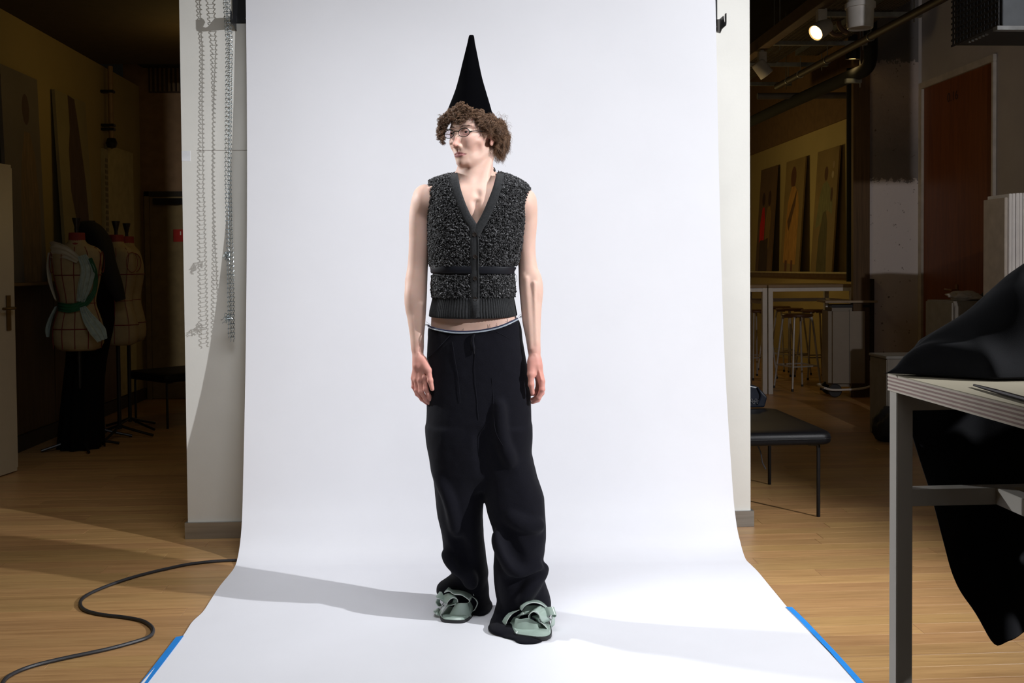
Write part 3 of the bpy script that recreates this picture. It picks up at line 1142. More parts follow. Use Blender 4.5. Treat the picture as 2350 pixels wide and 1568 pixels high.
M_EYE = eye_mat()
for s in (1, -1):
    e = MB().lathe([(0.0122 * math.sin(a), -0.0122 * math.cos(a)) for a in np.linspace(0.0, math.pi, 15)], (0, 0, 0), 20, (0, 1, 0)).build('eye', M_EYE, person, True)
    e.location = HL(s * 0.031, -0.0700, -0.002)
    e.rotation_euler = (0, 0, HY - 0.12)
# ================================================================== CLOTHES (children of the person)
M_WOOL = mat('charcoal_wool', (0.030, 0.031, 0.034), 0.9, var=0.25, scale=60, bump=0.5, bscale=500, sheen=0.25, spec=0.15)
M_RIB = mat('ribbed_knit', (0.026, 0.027, 0.029), 0.9, var=0.3, scale=200, bump=0.6, bscale=700, sheen=0.08, spec=0.1)
M_TROU = mat('black_trouser_wool', (0.0036, 0.0036, 0.0075), 0.85, var=0.3, scale=300, bump=0.3, bscale=900, sheen=0.03, spec=0.12)
M_HAT = mat('black_velvet', (0.0015, 0.0015, 0.002), 1.0, var=0.1, spec=0.02)
M_BELT = mat('black_band', (0.006, 0.007, 0.012), 0.55, spec=0.3)
M_HORN = mat('dark_horn', (0.02, 0.015, 0.013), 0.25)


def fleece_mat():
    m = bpy.data.materials.new('fleece_curls')
    nt, b = nt_of(m)
    g = nt.nodes.new('ShaderNodeNewGeometry')
    cr = nt.nodes.new('ShaderNodeValToRGB'); e = cr.color_ramp.elements
    e[0].color = (0.010, 0.010, 0.011, 1); e[1].color = (0.20, 0.20, 0.21, 1)
    x = e.new(0.45); x.color = (0.024, 0.024, 0.026, 1)
    x = e.new(0.8); x.color = (0.07, 0.07, 0.074, 1)
    nt.links.new(g.outputs['Random Per Island'], cr.inputs[0])
    nt.links.new(cr.outputs[0], b.inputs['Base Color'])
    b.inputs['Roughness'].default_value = 0.6
    b.inputs['Specular IOR Level'].default_value = 0.35
    return m


M_FLEECE = fleece_mat()

# vest sections: z, xc, rx, yc, ry  (measured from the silhouettes)
VR = []
for py, l, r, yc, ry in ((394, 1050, 1142, 0.040, 0.045), (400, 1024, 1162, 0.030, 0.068), (407, 1003, 1178, 0.022, 0.082), (414, 988, 1192, 0.016, 0.091), (424, 986, 1207, 0.011, 0.100),
                          (434, 985, 1214, 0.007, 0.106), (452, 986, 1212, 0.003, 0.112), (475, 986, 1207, 0.0, 0.117), (520, 986, 1200, 0.0, 0.120), (560, 986, 1196, 0.0, 0.119),
                          (600, 988, 1188, 0.0, 0.113), (621, 993, 1176, 0.0, 0.106), (640, 994, 1177, 0.0, 0.105), (668, 993, 1180, 0.0, 0.105), (684, 995, 1177, 0.0, 0.103)):
    VR.append((LZ(py), (LX(l, py) + LX(r, py)) / 2, (LX(r, py) - LX(l, py)) / 2, yc, ry))
VR.sort()
VA = np.array(VR)
VE = 2.5


def vsec(z):
    return [np.interp(z, VA[:, 0], VA[:, i]) for i in (1, 2, 3, 4)]


def vpt(th, z, off=0.0):
    xc, rx, yc, ry = vsec(z)
    c_, s_ = math.cos(th), math.sin(th)
    e = 2 / VE
    x = abs(c_) ** e * math.copysign(1, c_); y = abs(s_) ** e * math.copysign(1, s_)
    return Vector((xc + (rx + off) * x, yc + (ry + off) * y, z))


def vfront(x, z, off=0.0):
    xc, rx, yc, ry = vsec(z)
    q = min(abs((x - xc) / (rx + off)), 0.999)
    return Vector((x, yc - (ry + off) * (1 - q ** VE) ** (1 / VE), z))


# V neckline (outer edge of skin) in x per z
vl = [(392, 1051), (410, 1053), (440, 1060), (470, 1070), (500, 1083), (527, 1098)]
vr = [(392, 1142), (410, 1139), (440, 1132), (470, 1121), (500, 1108), (527, 1098)]
VLz = np.array([[LZ(a), LX(b, a)] for a, b in vl])[::-1]
VRz = np.array([[LZ(a), LX(b, a)] for a, b in vr])[::-1]
ZV = LZ(527)


def in_v(p, pad=0.0):
    if p.z < ZV - pad or p.y > 0.02:
        return False
    return np.interp(p.z, VLz[:, 0], VLz[:, 1]) - pad < p.x < np.interp(p.z, VRz[:, 0], VRz[:, 1]) + pad


neck_c = Vector((LX(1095), 0.02, 0))


def in_neck(p):
    return p.z > LZ(420) and ((p.x - neck_c.x) / 0.068) ** 2 + ((p.y - 0.022) / 0.066) ** 2 < 1


vest = None
NT, NZ = 128, 90
zb, zt = VA[0, 0], VA[-1, 0]
zz = np.linspace(zb, zt, NZ)
ths = np.linspace(0, 2 * math.pi, NT, endpoint=False)
Vv = [vpt(t, z) for z in zz for t in ths]
Vv.append(Vector((VA[-1, 1], VA[-1, 3], zt + 0.002)))
Ff = []
for i in range(NZ - 1):
    for k in range(NT):
        q = (i * NT + k, i * NT + (k + 1) % NT, (i + 1) * NT + (k + 1) % NT, (i + 1) * NT + k)
        c_ = sum((Vv[a] for a in q), Vector()) / 4
        if in_v(c_, 0.008) or in_neck(c_):
            continue
        Ff.append(q)
vest = mesh_obj('vest', Vv, Ff, M_WOOL, person, True)
s = vest.modifiers.new('t', 'SOLIDIFY'); s.thickness = 0.006; s.offset = -1
vest['label'] = 'charcoal fleecy buttoned vest'

# fleece curls
cv, cf = [], []
ncurl = 0
tmpl = []
for var_ in range(6):
    n = 7
    a0 = random.random() * 6.28
    R = random.uniform(0.0021, 0.0034)
    pts = [Vector((R * math.cos(a0 + t * 4.6), R * 0.8 * math.sin(a0 + t * 4.6), 0.0028 * math.sin(t * 3.1))) for t in np.linspace(0, 1, n)]
    m = MB().tube(pts, [0.0006, 0.0010, 0.0013, 0.0014, 0.0013, 0.0010, 0.0006], 4, caps=False)
    tmpl.append((np.array([tuple(p) for p in m.v]), np.array(m.f)))
base_n = 0
cand = 0
Vacc, Facc = [], []
zc_lo = LZ(683)
while ncurl < 19000 and cand < 90000:
    cand += 1
    th = random.random() * 2 * math.pi
    if math.sin(th) > 0.25 and random.random() < 0.75:
        continue
    z = random.uniform(zc_lo + 0.002, zt)
    if z > LZ(436) and random.random() < 0.0:
        continue
    p = vpt(th, z)
    if in_v(p, 0.026) or in_neck(p): continue
    # placket and belt stay clear
    if p.y < 0 and abs(p.x - LX(1094)) < 0.0165 and z < ZV + 0.01: continue
    if LZ(631) < z < LZ(611): continue
    n = (vpt(th, z, 0.01) - p)
    n.z += 0.35 * 0.01 if z > LZ(430) else 0
    n.normalize()
    a = n.orthogonal().normalized()
    ang = random.random() * 6.28
    a = (a * math.cos(ang) + n.cross(a) * math.sin(ang)).normalized()
    tilt = random.uniform(-0.7, 0.7)
    n2 = (n * math.cos(tilt) + a * math.sin(tilt)).normalized()
    a2 = (a - n2 * a.dot(n2)).normalized()
    b2 = n2.cross(a2)
    M3 = np.array([a2, b2, n2]) * random.uniform(0.8, 1.25)
    tv, tf = random.choice(tmpl)
    pp = np.array(p + n * random.uniform(0.0, 0.0045))
    Vacc.append(tv @ M3 + pp); Facc.append(tf + base_n)
    base_n += len(tv); ncurl += 1
# shoulder tops
fl_ = np_mesh('fleece_curls', np.concatenate(Vacc), np.concatenate(Facc), M_FLEECE, vest)
fl_['kind'] = 'stuff'
print('curls', ncurl)

# ribbed hem
rows = []
NTH = 98 * 6
for j, (py, l, r, ry) in enumerate(((682, 996, 1176, 0.105), (686, 995, 1177, 0.103), (700, 992, 1180, 0.105), (712, 989, 1182, 0.106), (721, 988, 1184, 0.106), (724, 988, 1184, 0.103))):
    row = []
    for k in range(NTH):
        t = 2 * math.pi * k / NTH
        xl, xr = LX(l, py), LX(r, py)
        amp = 0.0022 * math.cos(2 * math.pi * (k % 6) / 6)
        c_, s_ = math.cos(t), math.sin(t)
        e = 2 / 2.3
        x = abs(c_) ** e * math.copysign(1, c_); y = abs(s_) ** e * math.copysign(1, s_)
        fr = math.exp(-(((x * (xr - xl) / 2 + (xl + xr) / 2) - LX(1094)) / 0.013) ** 4) if s_ < 0 else 0
        amp *= (1 - fr)
        sag = -0.006 * max(0, -s_) if j > 2 else 0
        row.append(Vector(((xl + xr) / 2 + ((xr - xl) / 2 + amp) * x, 0.0 + (ry + amp) * y, LZ(py) + sag * (j - 2) / 3)))
    row.append(row[0].copy())
    rows.append(row)
v_, f_ = quad_strip(rows)
rib = mesh_obj('ribbed_hem', v_, f_, M_RIB, vest, True)
s = rib.modifiers.new('t', 'SOLIDIFY'); s.thickness = 0.003; s.offset = -1
rib['label'] = 'ribbed knit hem'


def ribbon_on_vest(name, pts, w, off, m, thick=0.0025, nseg=4, parent=None):
    """pts: (x,z) centre line on the vest front"""
    c_ = spline([(a, 0, b) for a, b in pts], 8)
    rows = []
    for i, p in enumerate(c_):
        t = (c_[min(i + 1, len(c_) - 1)] - c_[max(i - 1, 0)]).normalized()
        s_ = Vector((t.z, 0, -t.x))
        ww_ = w[0] + (w[1] - w[0]) * i / (len(c_) - 1) if hasattr(w, '__len__') else w
        rows.append([vfront(p.x + s_.x * ww_ * (k / nseg - 0.5), min(p.z + s_.z * ww_ * (k / nseg - 0.5), zt - .001), off * (1 - 0.35 * abs(2 * k / nseg - 1) ** 3)) for k in range(nseg + 1)])
    v_, f_ = quad_strip(rows)
    o = mesh_obj(name, v_, f_, m, parent or vest, True)
    s = o.modifiers.new('t', 'SOLIDIFY'); s.thickness = thick; s.offset = -1
    return o


# neckline facings + placket
wF = 19 * PXM
Lpts = [(LX(b, a) - wF * 0.48, LZ(a)) for a, b in vl[1:]]
Rpts = [(LX(b, a) + wF * 0.48, LZ(a)) for a, b in vr[1:]]
ribbon_on_vest('neckband', [(LX(1043), LZ(399))] + Lpts[:-1] + [(LX(1092), LZ(528)), (LX(1092.5), LZ(560)), (LX(1093), LZ(600)), (LX(1093), LZ(640)), (LX(1093), LZ(684)), (LX(1093), LZ(725))][:6], 20 * PXM, 0.0085, M_RIB, 0.004)
o = ribbon_on_vest('neckband', [(LX(1150), LZ(400))] + Rpts[:-1] + [(LX(1103), LZ(528)), (LX(1096), LZ(543))], 19 * PXM, 0.0095, M_RIB, 0.004)
# placket edge line
ribbon_on_vest('placket_edge', [(LX(1100), LZ(534)), (LX(1101.5), LZ(570)), (LX(1100.5), LZ(612)), (LX(1101), LZ(650)), (LX(1100), LZ(684))], 2.2 * PXM, 0.0108, M_RIB, 0.002, 2)
q = MB()
pl = [(LX(1100), LZ(684)), (LX(1099), LZ(700)), (LX(1096), LZ(726))]
rws = []
for (x, z), wd in zip(pl, (16, 15, 12)):
    rws.append([Vector((x - wd * PXM * 0.9 + wd * PXM * k / 3 * 1.0, -0.1105 - 0.001 * (k == 1 or k == 2), z)) for k in range(4)])
v_, f_ = quad_strip(rws)
o = mesh_obj('placket_end', v_, f_, M_RIB, vest, True); s = o.modifiers.new('t', 'SOLIDIFY'); s.thickness = 0.003
# back collar band
rws = []
for k in range(25):
    a = math.pi * (-0.12 + 1.24 * k / 24)
    x, y = neck_c.x + 0.069 * math.cos(a), 0.026 + 0.068 * math.sin(a)
    zc = LZ(407) + 0.022 * max(0.0, math.sin(a)) ** 0.6
    if x > neck_c.x: zc += 0.016 * math.cos(a)
    rws.append([Vector((x * 1, y, zc - 0.013)), Vector((neck_c.x + (x - neck_c.x) * 0.96, 0.026 + (y - 0.026) * 0.96, zc + 0.004)), Vector((neck_c.x + (x - neck_c.x) * 0.93, 0.026 + (y - 0.026) * 0.93, zc + 0.012))])
v_, f_ = quad_strip(rws)
o = mesh_obj('collar_band', v_, f_, M_RIB, vest, True); s = o.modifiers.new('t', 'SOLIDIFY'); s.thickness = 0.004

# belt band round the waist
rws = []
for k in range(97):
    t = 2 * math.pi * k / 96
    rr = []
    for j, py in enumerate((611.5, 614, 621, 627, 629.5)):
        tilt = 0.003 * math.sin(t) * -1
        off = 0.0075 if 0 < j < 4 else 0.005
        p = vpt(t, LZ(py) , off)
        p.z += -0.0045 * math.cos(t) + 0.0025 * max(0, -math.sin(t))
        rr.append(p)
    rws.append(rr)
v_, f_ = quad_strip(rws)
belt = mesh_obj('waist_band', v_, f_, M_BELT, vest, True)
s = belt.modifiers.new('t', 'SOLIDIFY'); s.thickness = 0.002
belt['label'] = 'thin black waist band'
# thread belt loop
m = MB().tube(spline([vpt(-0.25, LZ(626), 0.003), vpt(-0.2, LZ(632), 0.014), vpt(-0.18, LZ(644), 0.016), vpt(-0.2, LZ(652), 0.004)], 5), 0.0007, 5)
m.build('thread_loop', M_BELT, vest)
# buttons
for bx, by in ((1092, 541), (1093, 590.5), (1093, 638.5), (1093, 684)):
    p = vfront(LX(bx, by), LZ(by), 0.0095)
    b_ = MB().lathe([(0.0, -0.001), (0.0078, -0.001), (0.0082, 0.0008), (0.0076, 0.0024), (0.0066, 0.0026), (0.0056, 0.0016), (0.0, 0.0014)], p, 20, (0, -1, 0))
    for dx, dz in ((-.0014, .0014), (.0014, .0014), (-.0014, -.0014), (.0014, -.0014)):
        b_.lathe([(0.0006, 0.0014), (0.0006, 0.0019), (0.0, 0.0019)], (p.x + dx, p.y, p.z + dz), 6, (0, -1, 0))
    b_.build('button', M_HORN, vest, True)

# ------------------------------------------------------------------ trousers
gx = grid_axis([(-0.33, 0.16, 0.0034)])
gy = grid_axis([(-0.26, 0.26, 0.0038)])
gz = grid_axis([(-0.012, 0.10, 0.0024), (0.10, LZ(720), 0.0038)])
T = SDF(gx, gy, gz)


def tr(py, l, r, yc, ry, dy=None):
    p, q = LP(l, py, yc if dy is None else dy), LP(r, py, yc if dy is None else dy)
    return ((p.z + q.z) / 2, (p.x + q.x) / 2, yc, (q.x - p.x) / 2, ry)


T.loft([tr(726, 986, 1188, 0.0, 0.100, 0), tr(752, 983, 1197, 0.0, 0.106, 0), tr(780, 981, 1200, 0.004, 0.110, 0), tr(820, 980, 1207, 0.006, 0.114, 0), tr(870, 979, 1215, 0.006, 0.116, 0),
        tr(921, 979, 1219, 0.0, 0.116, 0), tr(964, 978.5, 1219, -0.004, 0.115, 0), tr(1010, 981, 1219, -0.006, 0.112, 0), tr(1044, 990, 1214, -0.006, 0.104, 0), tr(1085, 1002, 1214, -0.004, 0.088, 0), tr(1118, 1030, 1190, 0.0, 0.060, 0)], 0.035, 2.4)
# picture-left leg
T.loft([tr(980, 981, 1112, 0.0, 0.106, 0), tr(1040, 986, 1112, 0.0, 0.102, 0), tr(1096, 994, 1112, 0.01, 0.096), tr(1142, 1000, 1110, 0.025, 0.092), tr(1187, 1005, 1108, 0.04, 0.088), tr(1227, 1014, 1110, 0.055, 0.086),
        tr(1267, 1018, 1114, 0.075, 0.086), tr(1290, 1024, 1117, 0.085, 0.086), tr(1316, 1038, 1121, 0.10, 0.084), tr(1337, 1036, 1118, 0.11, 0.086), tr(1361, 1030, 1118, 0.12, 0.090), tr(1392, 1026, 1124, 0.13, 0.095)], 0.022, 2.3)
T.ell(LP(1026, 1352, 0.090), (0.040, 0.075, 0.030), 0.02)                # pooled over the shoe
T.ell(LP(1050, 1338, 0.095), (0.045, 0.060, 0.026), 0.02)
T.cap(LP(1098, 1350, 0.10), FL_ if False else LP(1112, 1386, 0.12), 0.035, 0.018, 0.02)
T.ell(LP(1104, 1392, 0.12), (0.040, 0.10, 0.013), 0.02)
# picture-right leg
T.loft([tr(980, 1112, 1217, 0.0, 0.106, 0), tr(1040, 1112, 1217, 0.0, 0.102, 0), tr(1088, 1110, 1231, -0.01, 0.100), tr(1142, 1111, 1248, -0.02, 0.096), tr(1174, 1117, 1251, -0.025, 0.094), tr(1209, 1129, 1253, -0.03, 0.092),
        tr(1240, 1136, 1252.5, -0.03, 0.090), tr(1273, 1134, 1249, -0.03, 0.086), tr(1300, 1132, 1240, -0.03, 0.082), tr(1321, 1133, 1245, -0.025, 0.084), tr(1337, 1134, 1251, -0.02, 0.086),
        tr(1364, 1137, 1261, -0.01, 0.090), tr(1382, 1146, 1265, 0.0, 0.095), tr(1410, 1150, 1264, 0.01, 0.098)], 0.022, 2.3)
T.cap(LP(1182, 1375, -0.055), LP(1148, 1430, -0.065), 0.040, 0.026, 0.03)   # front hem dragging on the paper
T.cap(LP(1160, 1402, -0.03), LP(1141, 1436, -0.05), 0.036, 0.024, 0.03)
T.ell(PINV @ FL(1150, 1441, 0.015), (0.046, 0.060, 0.014), 0.02)
T.cap(PINV @ FL(1165, 1452, 0.009), PINV @ FL(1222, 1472, 0.009), 0.010, 0.008, 0.02)
T.ell(PINV @ FL(1214, 1471, 0.009), (0.048, 0.030, 0.0075), 0.01)
T.ell(PINV @ FL(1185, 1458, 0.009), (0.052, 0.040, 0.009), 0.02)
# folds: ridges and hollows
def fold(pts, r, d, sub=False, k=0.022):
    q = spline(pts, 5)
    for a, b in zip(q[:-1], q[1:]):
        T.cap(a, b, r, r, k, sub)


def ff(px, py, dy):
    return LP(px, py, dy)


def ridge(pts, r, depth, k=0.03):
    fold([Vector((p.x, p.y + depth, p.z)) for p in pts], r, 0, False, k)


def groove(pts, r, depth, k=0.03):
    fold([Vector((p.x, p.y - depth, p.z)) for p in pts], r, 0, True, k)


ridge([ff(1141, 1228, -0.118), ff(1150, 1262, -0.122), ff(1172, 1298, -0.120), ff(1200, 1316, -0.116), ff(1236, 1304, -0.10)], 0.012, 0.004)
groove([ff(1160, 1212, -0.128), ff(1172, 1250, -0.130), ff(1192, 1286, -0.126)], 0.012, 0.010)
groove([ff(1140, 1334, -0.112), ff(1175, 1338, -0.114), ff(1215, 1332, -0.114), ff(1246, 1320, -0.10)], 0.010, 0.006, 0.02)
ridge([ff(1170, 1188, -0.118), ff(1205, 1205, -0.120), ff(1240, 1206, -0.10)], 0.010, 0.002)
ridge([ff(1250, 1305, -0.06), ff(1225, 1340, -0.100), ff(1200, 1378, -0.108)], 0.012, 0.004)
groove([ff(1048, 1318, -0.005), ff(1066, 1328, -0.008), ff(1078, 1346, 0.0)], 0.010, 0.006, 0.018)
ridge([ff(1022, 1272, 0.0), ff(1045, 1300, -0.008), ff(1073, 1322, -0.008), ff(1082, 1342, -0.005)], 0.010, 0.004)
groove([ff(1045, 1225, -0.028), ff(1060, 1262, -0.020), ff(1068, 1300, -0.010)], 0.010, 0.010)
groove([ff(1114, 1140, -0.10), ff(1110, 1080, -0.115), ff(1104, 1000, -0.124)], 0.010, 0.008, 0.035)
ridge([ff(1146, 930, -0.120), ff(1150, 1000, -0.118), ff(1172, 1062, -0.112)], 0.010, 0.004, 0.03)
ridge([ff(1006, 1090, -0.06), ff(1030, 1150, -0.074), ff(1048, 1225, -0.03)], 0.008, 0.004, 0.03)
# cut flat at the ground and open at the waist following the waistline
zf = T.z[None, None, :]
T.D = np.maximum(T.D, -(T.z - 0.006)[None, None, :])
xg = T.x[:, None, None]
wz = np.interp(T.x, [LX(983), LX(1010), LX(1060), LX(1100), LX(1140), LX(1190), LX(1200)], [LZ(749), LZ(754), LZ(759), LZ(757), LZ(751), LZ(733), LZ(729)])
T.D = np.maximum(T.D, (T.z[None, None, :] - wz[:, None, None]))
Vt, Ft = T.mesh(9)
# woven cloth irregularity
Vt = Vt + 0
tro = np_mesh('trousers', Vt, Ft, M_TROU, person)
tro['label'] = 'wide black wool trousers dragging over the shoes'
ds = bpy.data.textures.new('cloth_waves', 'CLOUDS'); ds.noise_scale = 0.09
dm = tro.modifiers.new('waves', 'DISPLACE'); dm.texture = ds; dm.strength = 0.005; dm.mid_level = 0.5
print('trousers', len(Vt))

# waist piping
M_PIPE = mat('satin_piping', (0.42, 0.48, 0.55), 0.25, 0.3, var=0.2, scale=60)
M_NAVY = mat('navy_edge', (0.008, 0.012, 0.05), 0.6)
WP = [(983, 748), (1000, 752), (1030, 757), (1060, 759), (1090, 758), (1115, 755), (1140, 750), (1165, 742), (1188, 732)]


def waist_line(dz, rx_off, ry_off):
    out = []
    for px, py in WP:
        x = LX(px, py); z = LZ(py) + dz
        xc, rx, ry = (LX(984) + LX(1197)) / 2, (LX(1197) - LX(984)) / 2 + rx_off, 0.107 + ry_off
        q = min(abs((x - xc) / rx), 0.998)
        out.append(Vector((x, 0.0 - ry * (1 - q ** 2.5) ** 0.4, z)))
    return spline(out, 6)


MB().tube(waist_line(-0.001, 0.001, 0.0005), 0.0026, 8).build('waist_piping', M_PIPE, tro, True)['label'] = 'pale satin piping along the waist'
MB().tube(waist_line(0.0040, 0.000, -0.001), 0.0024, 8).build('waist_edge', M_NAVY, tro, True)
th = MB()
for px, py, n, sx in ((986, 746, 9, -1), (1192, 729, 8, 1), (1140, 750, 6, 0), (1062, 758, 5, 0), (1120, 754, 5, 0), (1165, 742, 4, 0)):
    for k in range(n):
        dyv = -0.02 if sx else -0.112
        a = LP(px + random.uniform(-3, 3), py + random.uniform(-2, 2), dyv)
        d = Vector((sx * random.uniform(0.006, 0.020) + random.uniform(-.006, .006), random.uniform(-.006, 0.0), random.uniform(-0.004, 0.012) + (0.004 if sx == 0 else 0)))
        th.tube(spline([a, a + d * 0.5 + Vector((0, 0, random.uniform(-.003, .003))), a + d], 4), 0.0004, 4)
f_t = th.build('frayed_threads', M_BELT, tro); f_t['kind'] = 'stuff'
# seams, pocket lines and fly of the trousers
M_SEAM = mat('seam_line', (0.012, 0.012, 0.017), 0.9, spec=0.1)  # seam lines, slightly paler than the trouser cloth


def tfront(px, py, off=0.0006):
    """hit the trousers from the front at a surveyed pixel"""
    x, z = LX(px, py), LZ(py)
    i, k = np.searchsorted(T.x, x), np.searchsorted(T.z, z)
    col = T.D[min(i, len(T.x) - 1), :, min(k, len(T.z) - 1)]
    j = np.argmax(col < 0)
    if j == 0: return Vector((x, -0.1, z))
    t = col[j - 1] / (col[j - 1] - col[j])
    return Vector((x, T.y[j - 1] + t * (T.y[j] - T.y[j - 1]) - off, z))


for pts in ([(1038, 764), (1018, 785), (1000, 803), (985, 818)], [(1140, 758), (1162, 770), (1185, 787), (1200, 804)],
            [(1092, 806), (1092, 850), (1096, 900), (1100, 945), (1103, 985)], [(1042, 780), (1048, 820), (1055, 860), (1060, 915)],
            [(1130, 860), (1133, 900), (1136, 960), (1142, 985), (1155, 1008)]):
    MB().tube([tfront(*p, 0.0025) for p in pts for p in [p]] if False else spline([tfront(a, b, 0.0016) for a, b in pts], 6), 0.0009, 4).build('seam', M_SEAM, tro)
fly = []
for a, b, w_ in ((1091, 762, 1), (1086, 772, 3), (1084, 782, 6), (1086, 793, 6), (1090, 806, 1)):
    fly.append([tfront(a, b, 0.004), tfront(a + w_ / 2, b, 0.010), tfront(a + w_, b, 0.004)])
v_, f_ = quad_strip(fly)
o = mesh_obj('fly_placket', v_, f_, M_TROU, tro, True); s = o.modifiers.new('t', 'SOLIDIFY'); s.thickness = 0.002

# ------------------------------------------------------------------ hat
rowsH = [(81, 1079, 1085), (82.5, 1077, 1086.5), (88, 1076, 1087.5), (96, 1074.5, 1088), (110, 1071, 1091), (122, 1068, 1093.5), (150, 1061, 1099), (180, 1054, 1105), (210, 1046, 1114.5), (240, 1034.5, 1124), (258, 1028, 1129.5), (272, 1024, 1133.5)]
hv, hf = [], []
NH = 40
zr = []
for i, (py, l, r) in enumerate(rowsH):
    p, q = LP(l, py, 0.01), LP(r, py, 0.01)
    xc, rx = (p.x + q.x) / 2, (q.x - p.x) / 2
    s_ = max(0, (i - 7) / 4.0)
    for k in range(NH):
        t = 2 * math.pi * k / NH
        dx, dy = rx * math.cos(t), rx * 1.08 * math.sin(t)
        hv.append(Vector((xc + dx, 0.012 + dy, (p.z + q.z) / 2 - (dx * 0.13) * s_ + 0.0 * dy)))
for i in range(len(rowsH) - 1):
    for k in range(NH):
        hf.append((i * NH + k, i * NH + (k + 1) % NH, (i + 1) * NH + (k + 1) % NH, (i + 1) * NH + k))
hf.append(tuple(range(NH)))
hat = mesh_obj('cone_hat', hv, hf, M_HAT, person, True)
s = hat.modifiers.new('sub', 'SUBSURF'); s.levels = 1; s.render_levels = 1
s = hat.modifiers.new('t', 'SOLIDIFY'); s.thickness = 0.002
hat['label'] = 'tall black felt cone hat'
n0_ = (len(rowsH) - 1) * NH
MB().tube([hv[n0_ + k] for k in range(NH)], 0.0011, 6, closed=True).build('hat_edging', mat('lilac_edging', (0.10, 0.09, 0.20), 0.5), hat)

# ------------------------------------------------------------------ glasses
M_FRAME = mat('dark_acetate', (0.006, 0.010, 0.009), 0.15, coat=0.6)
gl = bpy.data.materials.new('lens_glass')
_nt, _b = nt_of(gl)
_b.inputs['Base Color'].default_value = (0.66, 0.56, 0.60, 1); _b.inputs['Transmission Weight'].default_value = 1.0
_b.inputs['Roughness'].default_value = 0.0; _b.inputs['IOR'].default_value = 1.05
glasses = bpy.data.objects.new('glasses', None); COL.objects.link(glasses); glasses.parent = person
glasses['label'] = 'small oval dark-rimmed glasses'
GZ = -0.0055


def rim_pt(s, a, rx=0.0228, rz=0.0148):
    cx = s * 0.0330
    x = cx + rx * math.cos(a)
    y = -0.0985 + 0.10 * abs(x) ** 1.0 * 0.9 * abs(x) / 0.055 * 0.9
    return Vector(HL(x, y, GZ + rz * math.sin(a)))


for s in (1, -1):
    pts = [rim_pt(s, 2 * math.pi * k / 36) for k in range(36)]
    MB().tube(pts, [0.0013 + 0.0007 * max(0, math.sin(2 * math.pi * k / 36)) for k in range(36)], 8, closed=True).build('rim', M_FRAME, glasses, True)
    cc = sum(pts, Vector()) / 36
    v2 = [cc] + pts
    ln = mesh_obj('lens', v2, [(0, 1 + k, 1 + (k + 1) % 36) for k in range(36)], gl, glasses, True)
    out = rim_pt(s, 0 if s > 0 else math.pi)
    tp = [out, Vector(HL(s * 0.0615, -0.081, GZ + 0.004)), Vector(HL(s * 0.0700, -0.050, GZ + 0.006)), Vector(HL(s * 0.0780, 0.004, GZ + 0.006)), Vector(HL(s * 0.0780, 0.020, GZ - 0.010))]
    sp = spline(tp, 6)
    MB().tube(sp, [0.0026 - 0.0010 * min(1, k / 8) for k in range(len(sp))], 8).build('temple', M_FRAME, glasses, True)
a, b = rim_pt(1, math.radians(160)), rim_pt(-1, math.radians(20))
MB().tube(spline([a, Vector(HL(0, -0.0995, GZ + 0.0068)), b], 5), 0.0017, 8).build('bridge', M_FRAME, glasses, True)

# ------------------------------------------------------------------ hair
def hair_mat():
    m = bpy.data.materials.new('brown_curly_hair')
    nt, b = nt_of(m)
    g = nt.nodes.new('ShaderNodeNewGeometry')
    cr = nt.nodes.new('ShaderNodeValToRGB'); e = cr.color_ramp.elements
    e[0].color = (0.06, 0.029, 0.016, 1); e[1].color = (0.33, 0.19, 0.11, 1)
    nt.links.new(g.outputs['Random Per Island'], cr.inputs[0])
    nt.links.new(cr.outputs[0], b.inputs['Base Color'])
    b.inputs['Roughness'].default_value = 0.42
    b.inputs['Specular IOR Level'].default_value = 0.5
    return m


M_HAIR = hair_mat()
hair_v, hair_f = [], []
hb = [0]


def strand(pts, r):
    P = np.array([tuple(p) for p in pts]); n = len(P)
    Tn = np.gradient(P, axis=0); Tn /= np.linalg.norm(Tn, axis=1)[:, None] + 1e-9
    A = np.cross(Tn, [0.3, 0.2, 0.93]); A /= np.linalg.norm(A, axis=1)[:, None] + 1e-9
    Bn = np.cross(Tn, A)
    rr = r * np.sin(np.linspace(0.5, math.pi * 0.97, n))[:, None] ** 0.5
    vs_ = np.stack([P + rr * A, P + rr * (-0.5 * A + 0.866 * Bn), P + rr * (-0.5 * A - 0.866 * Bn)], 1).reshape(-1, 3)
    i = np.arange(n - 1)[:, None] * 3
    k = np.array([[0, 1], [1, 2], [2, 0]])
    f = np.stack([i + k[:, 0], i + k[:, 1], i + 3 + k[:, 1], i + 3 + k[:, 0]], -1).reshape(-1, 4)
    hair_v.append(vs_); hair_f.append(f + hb[0]); hb[0] += len(vs_)


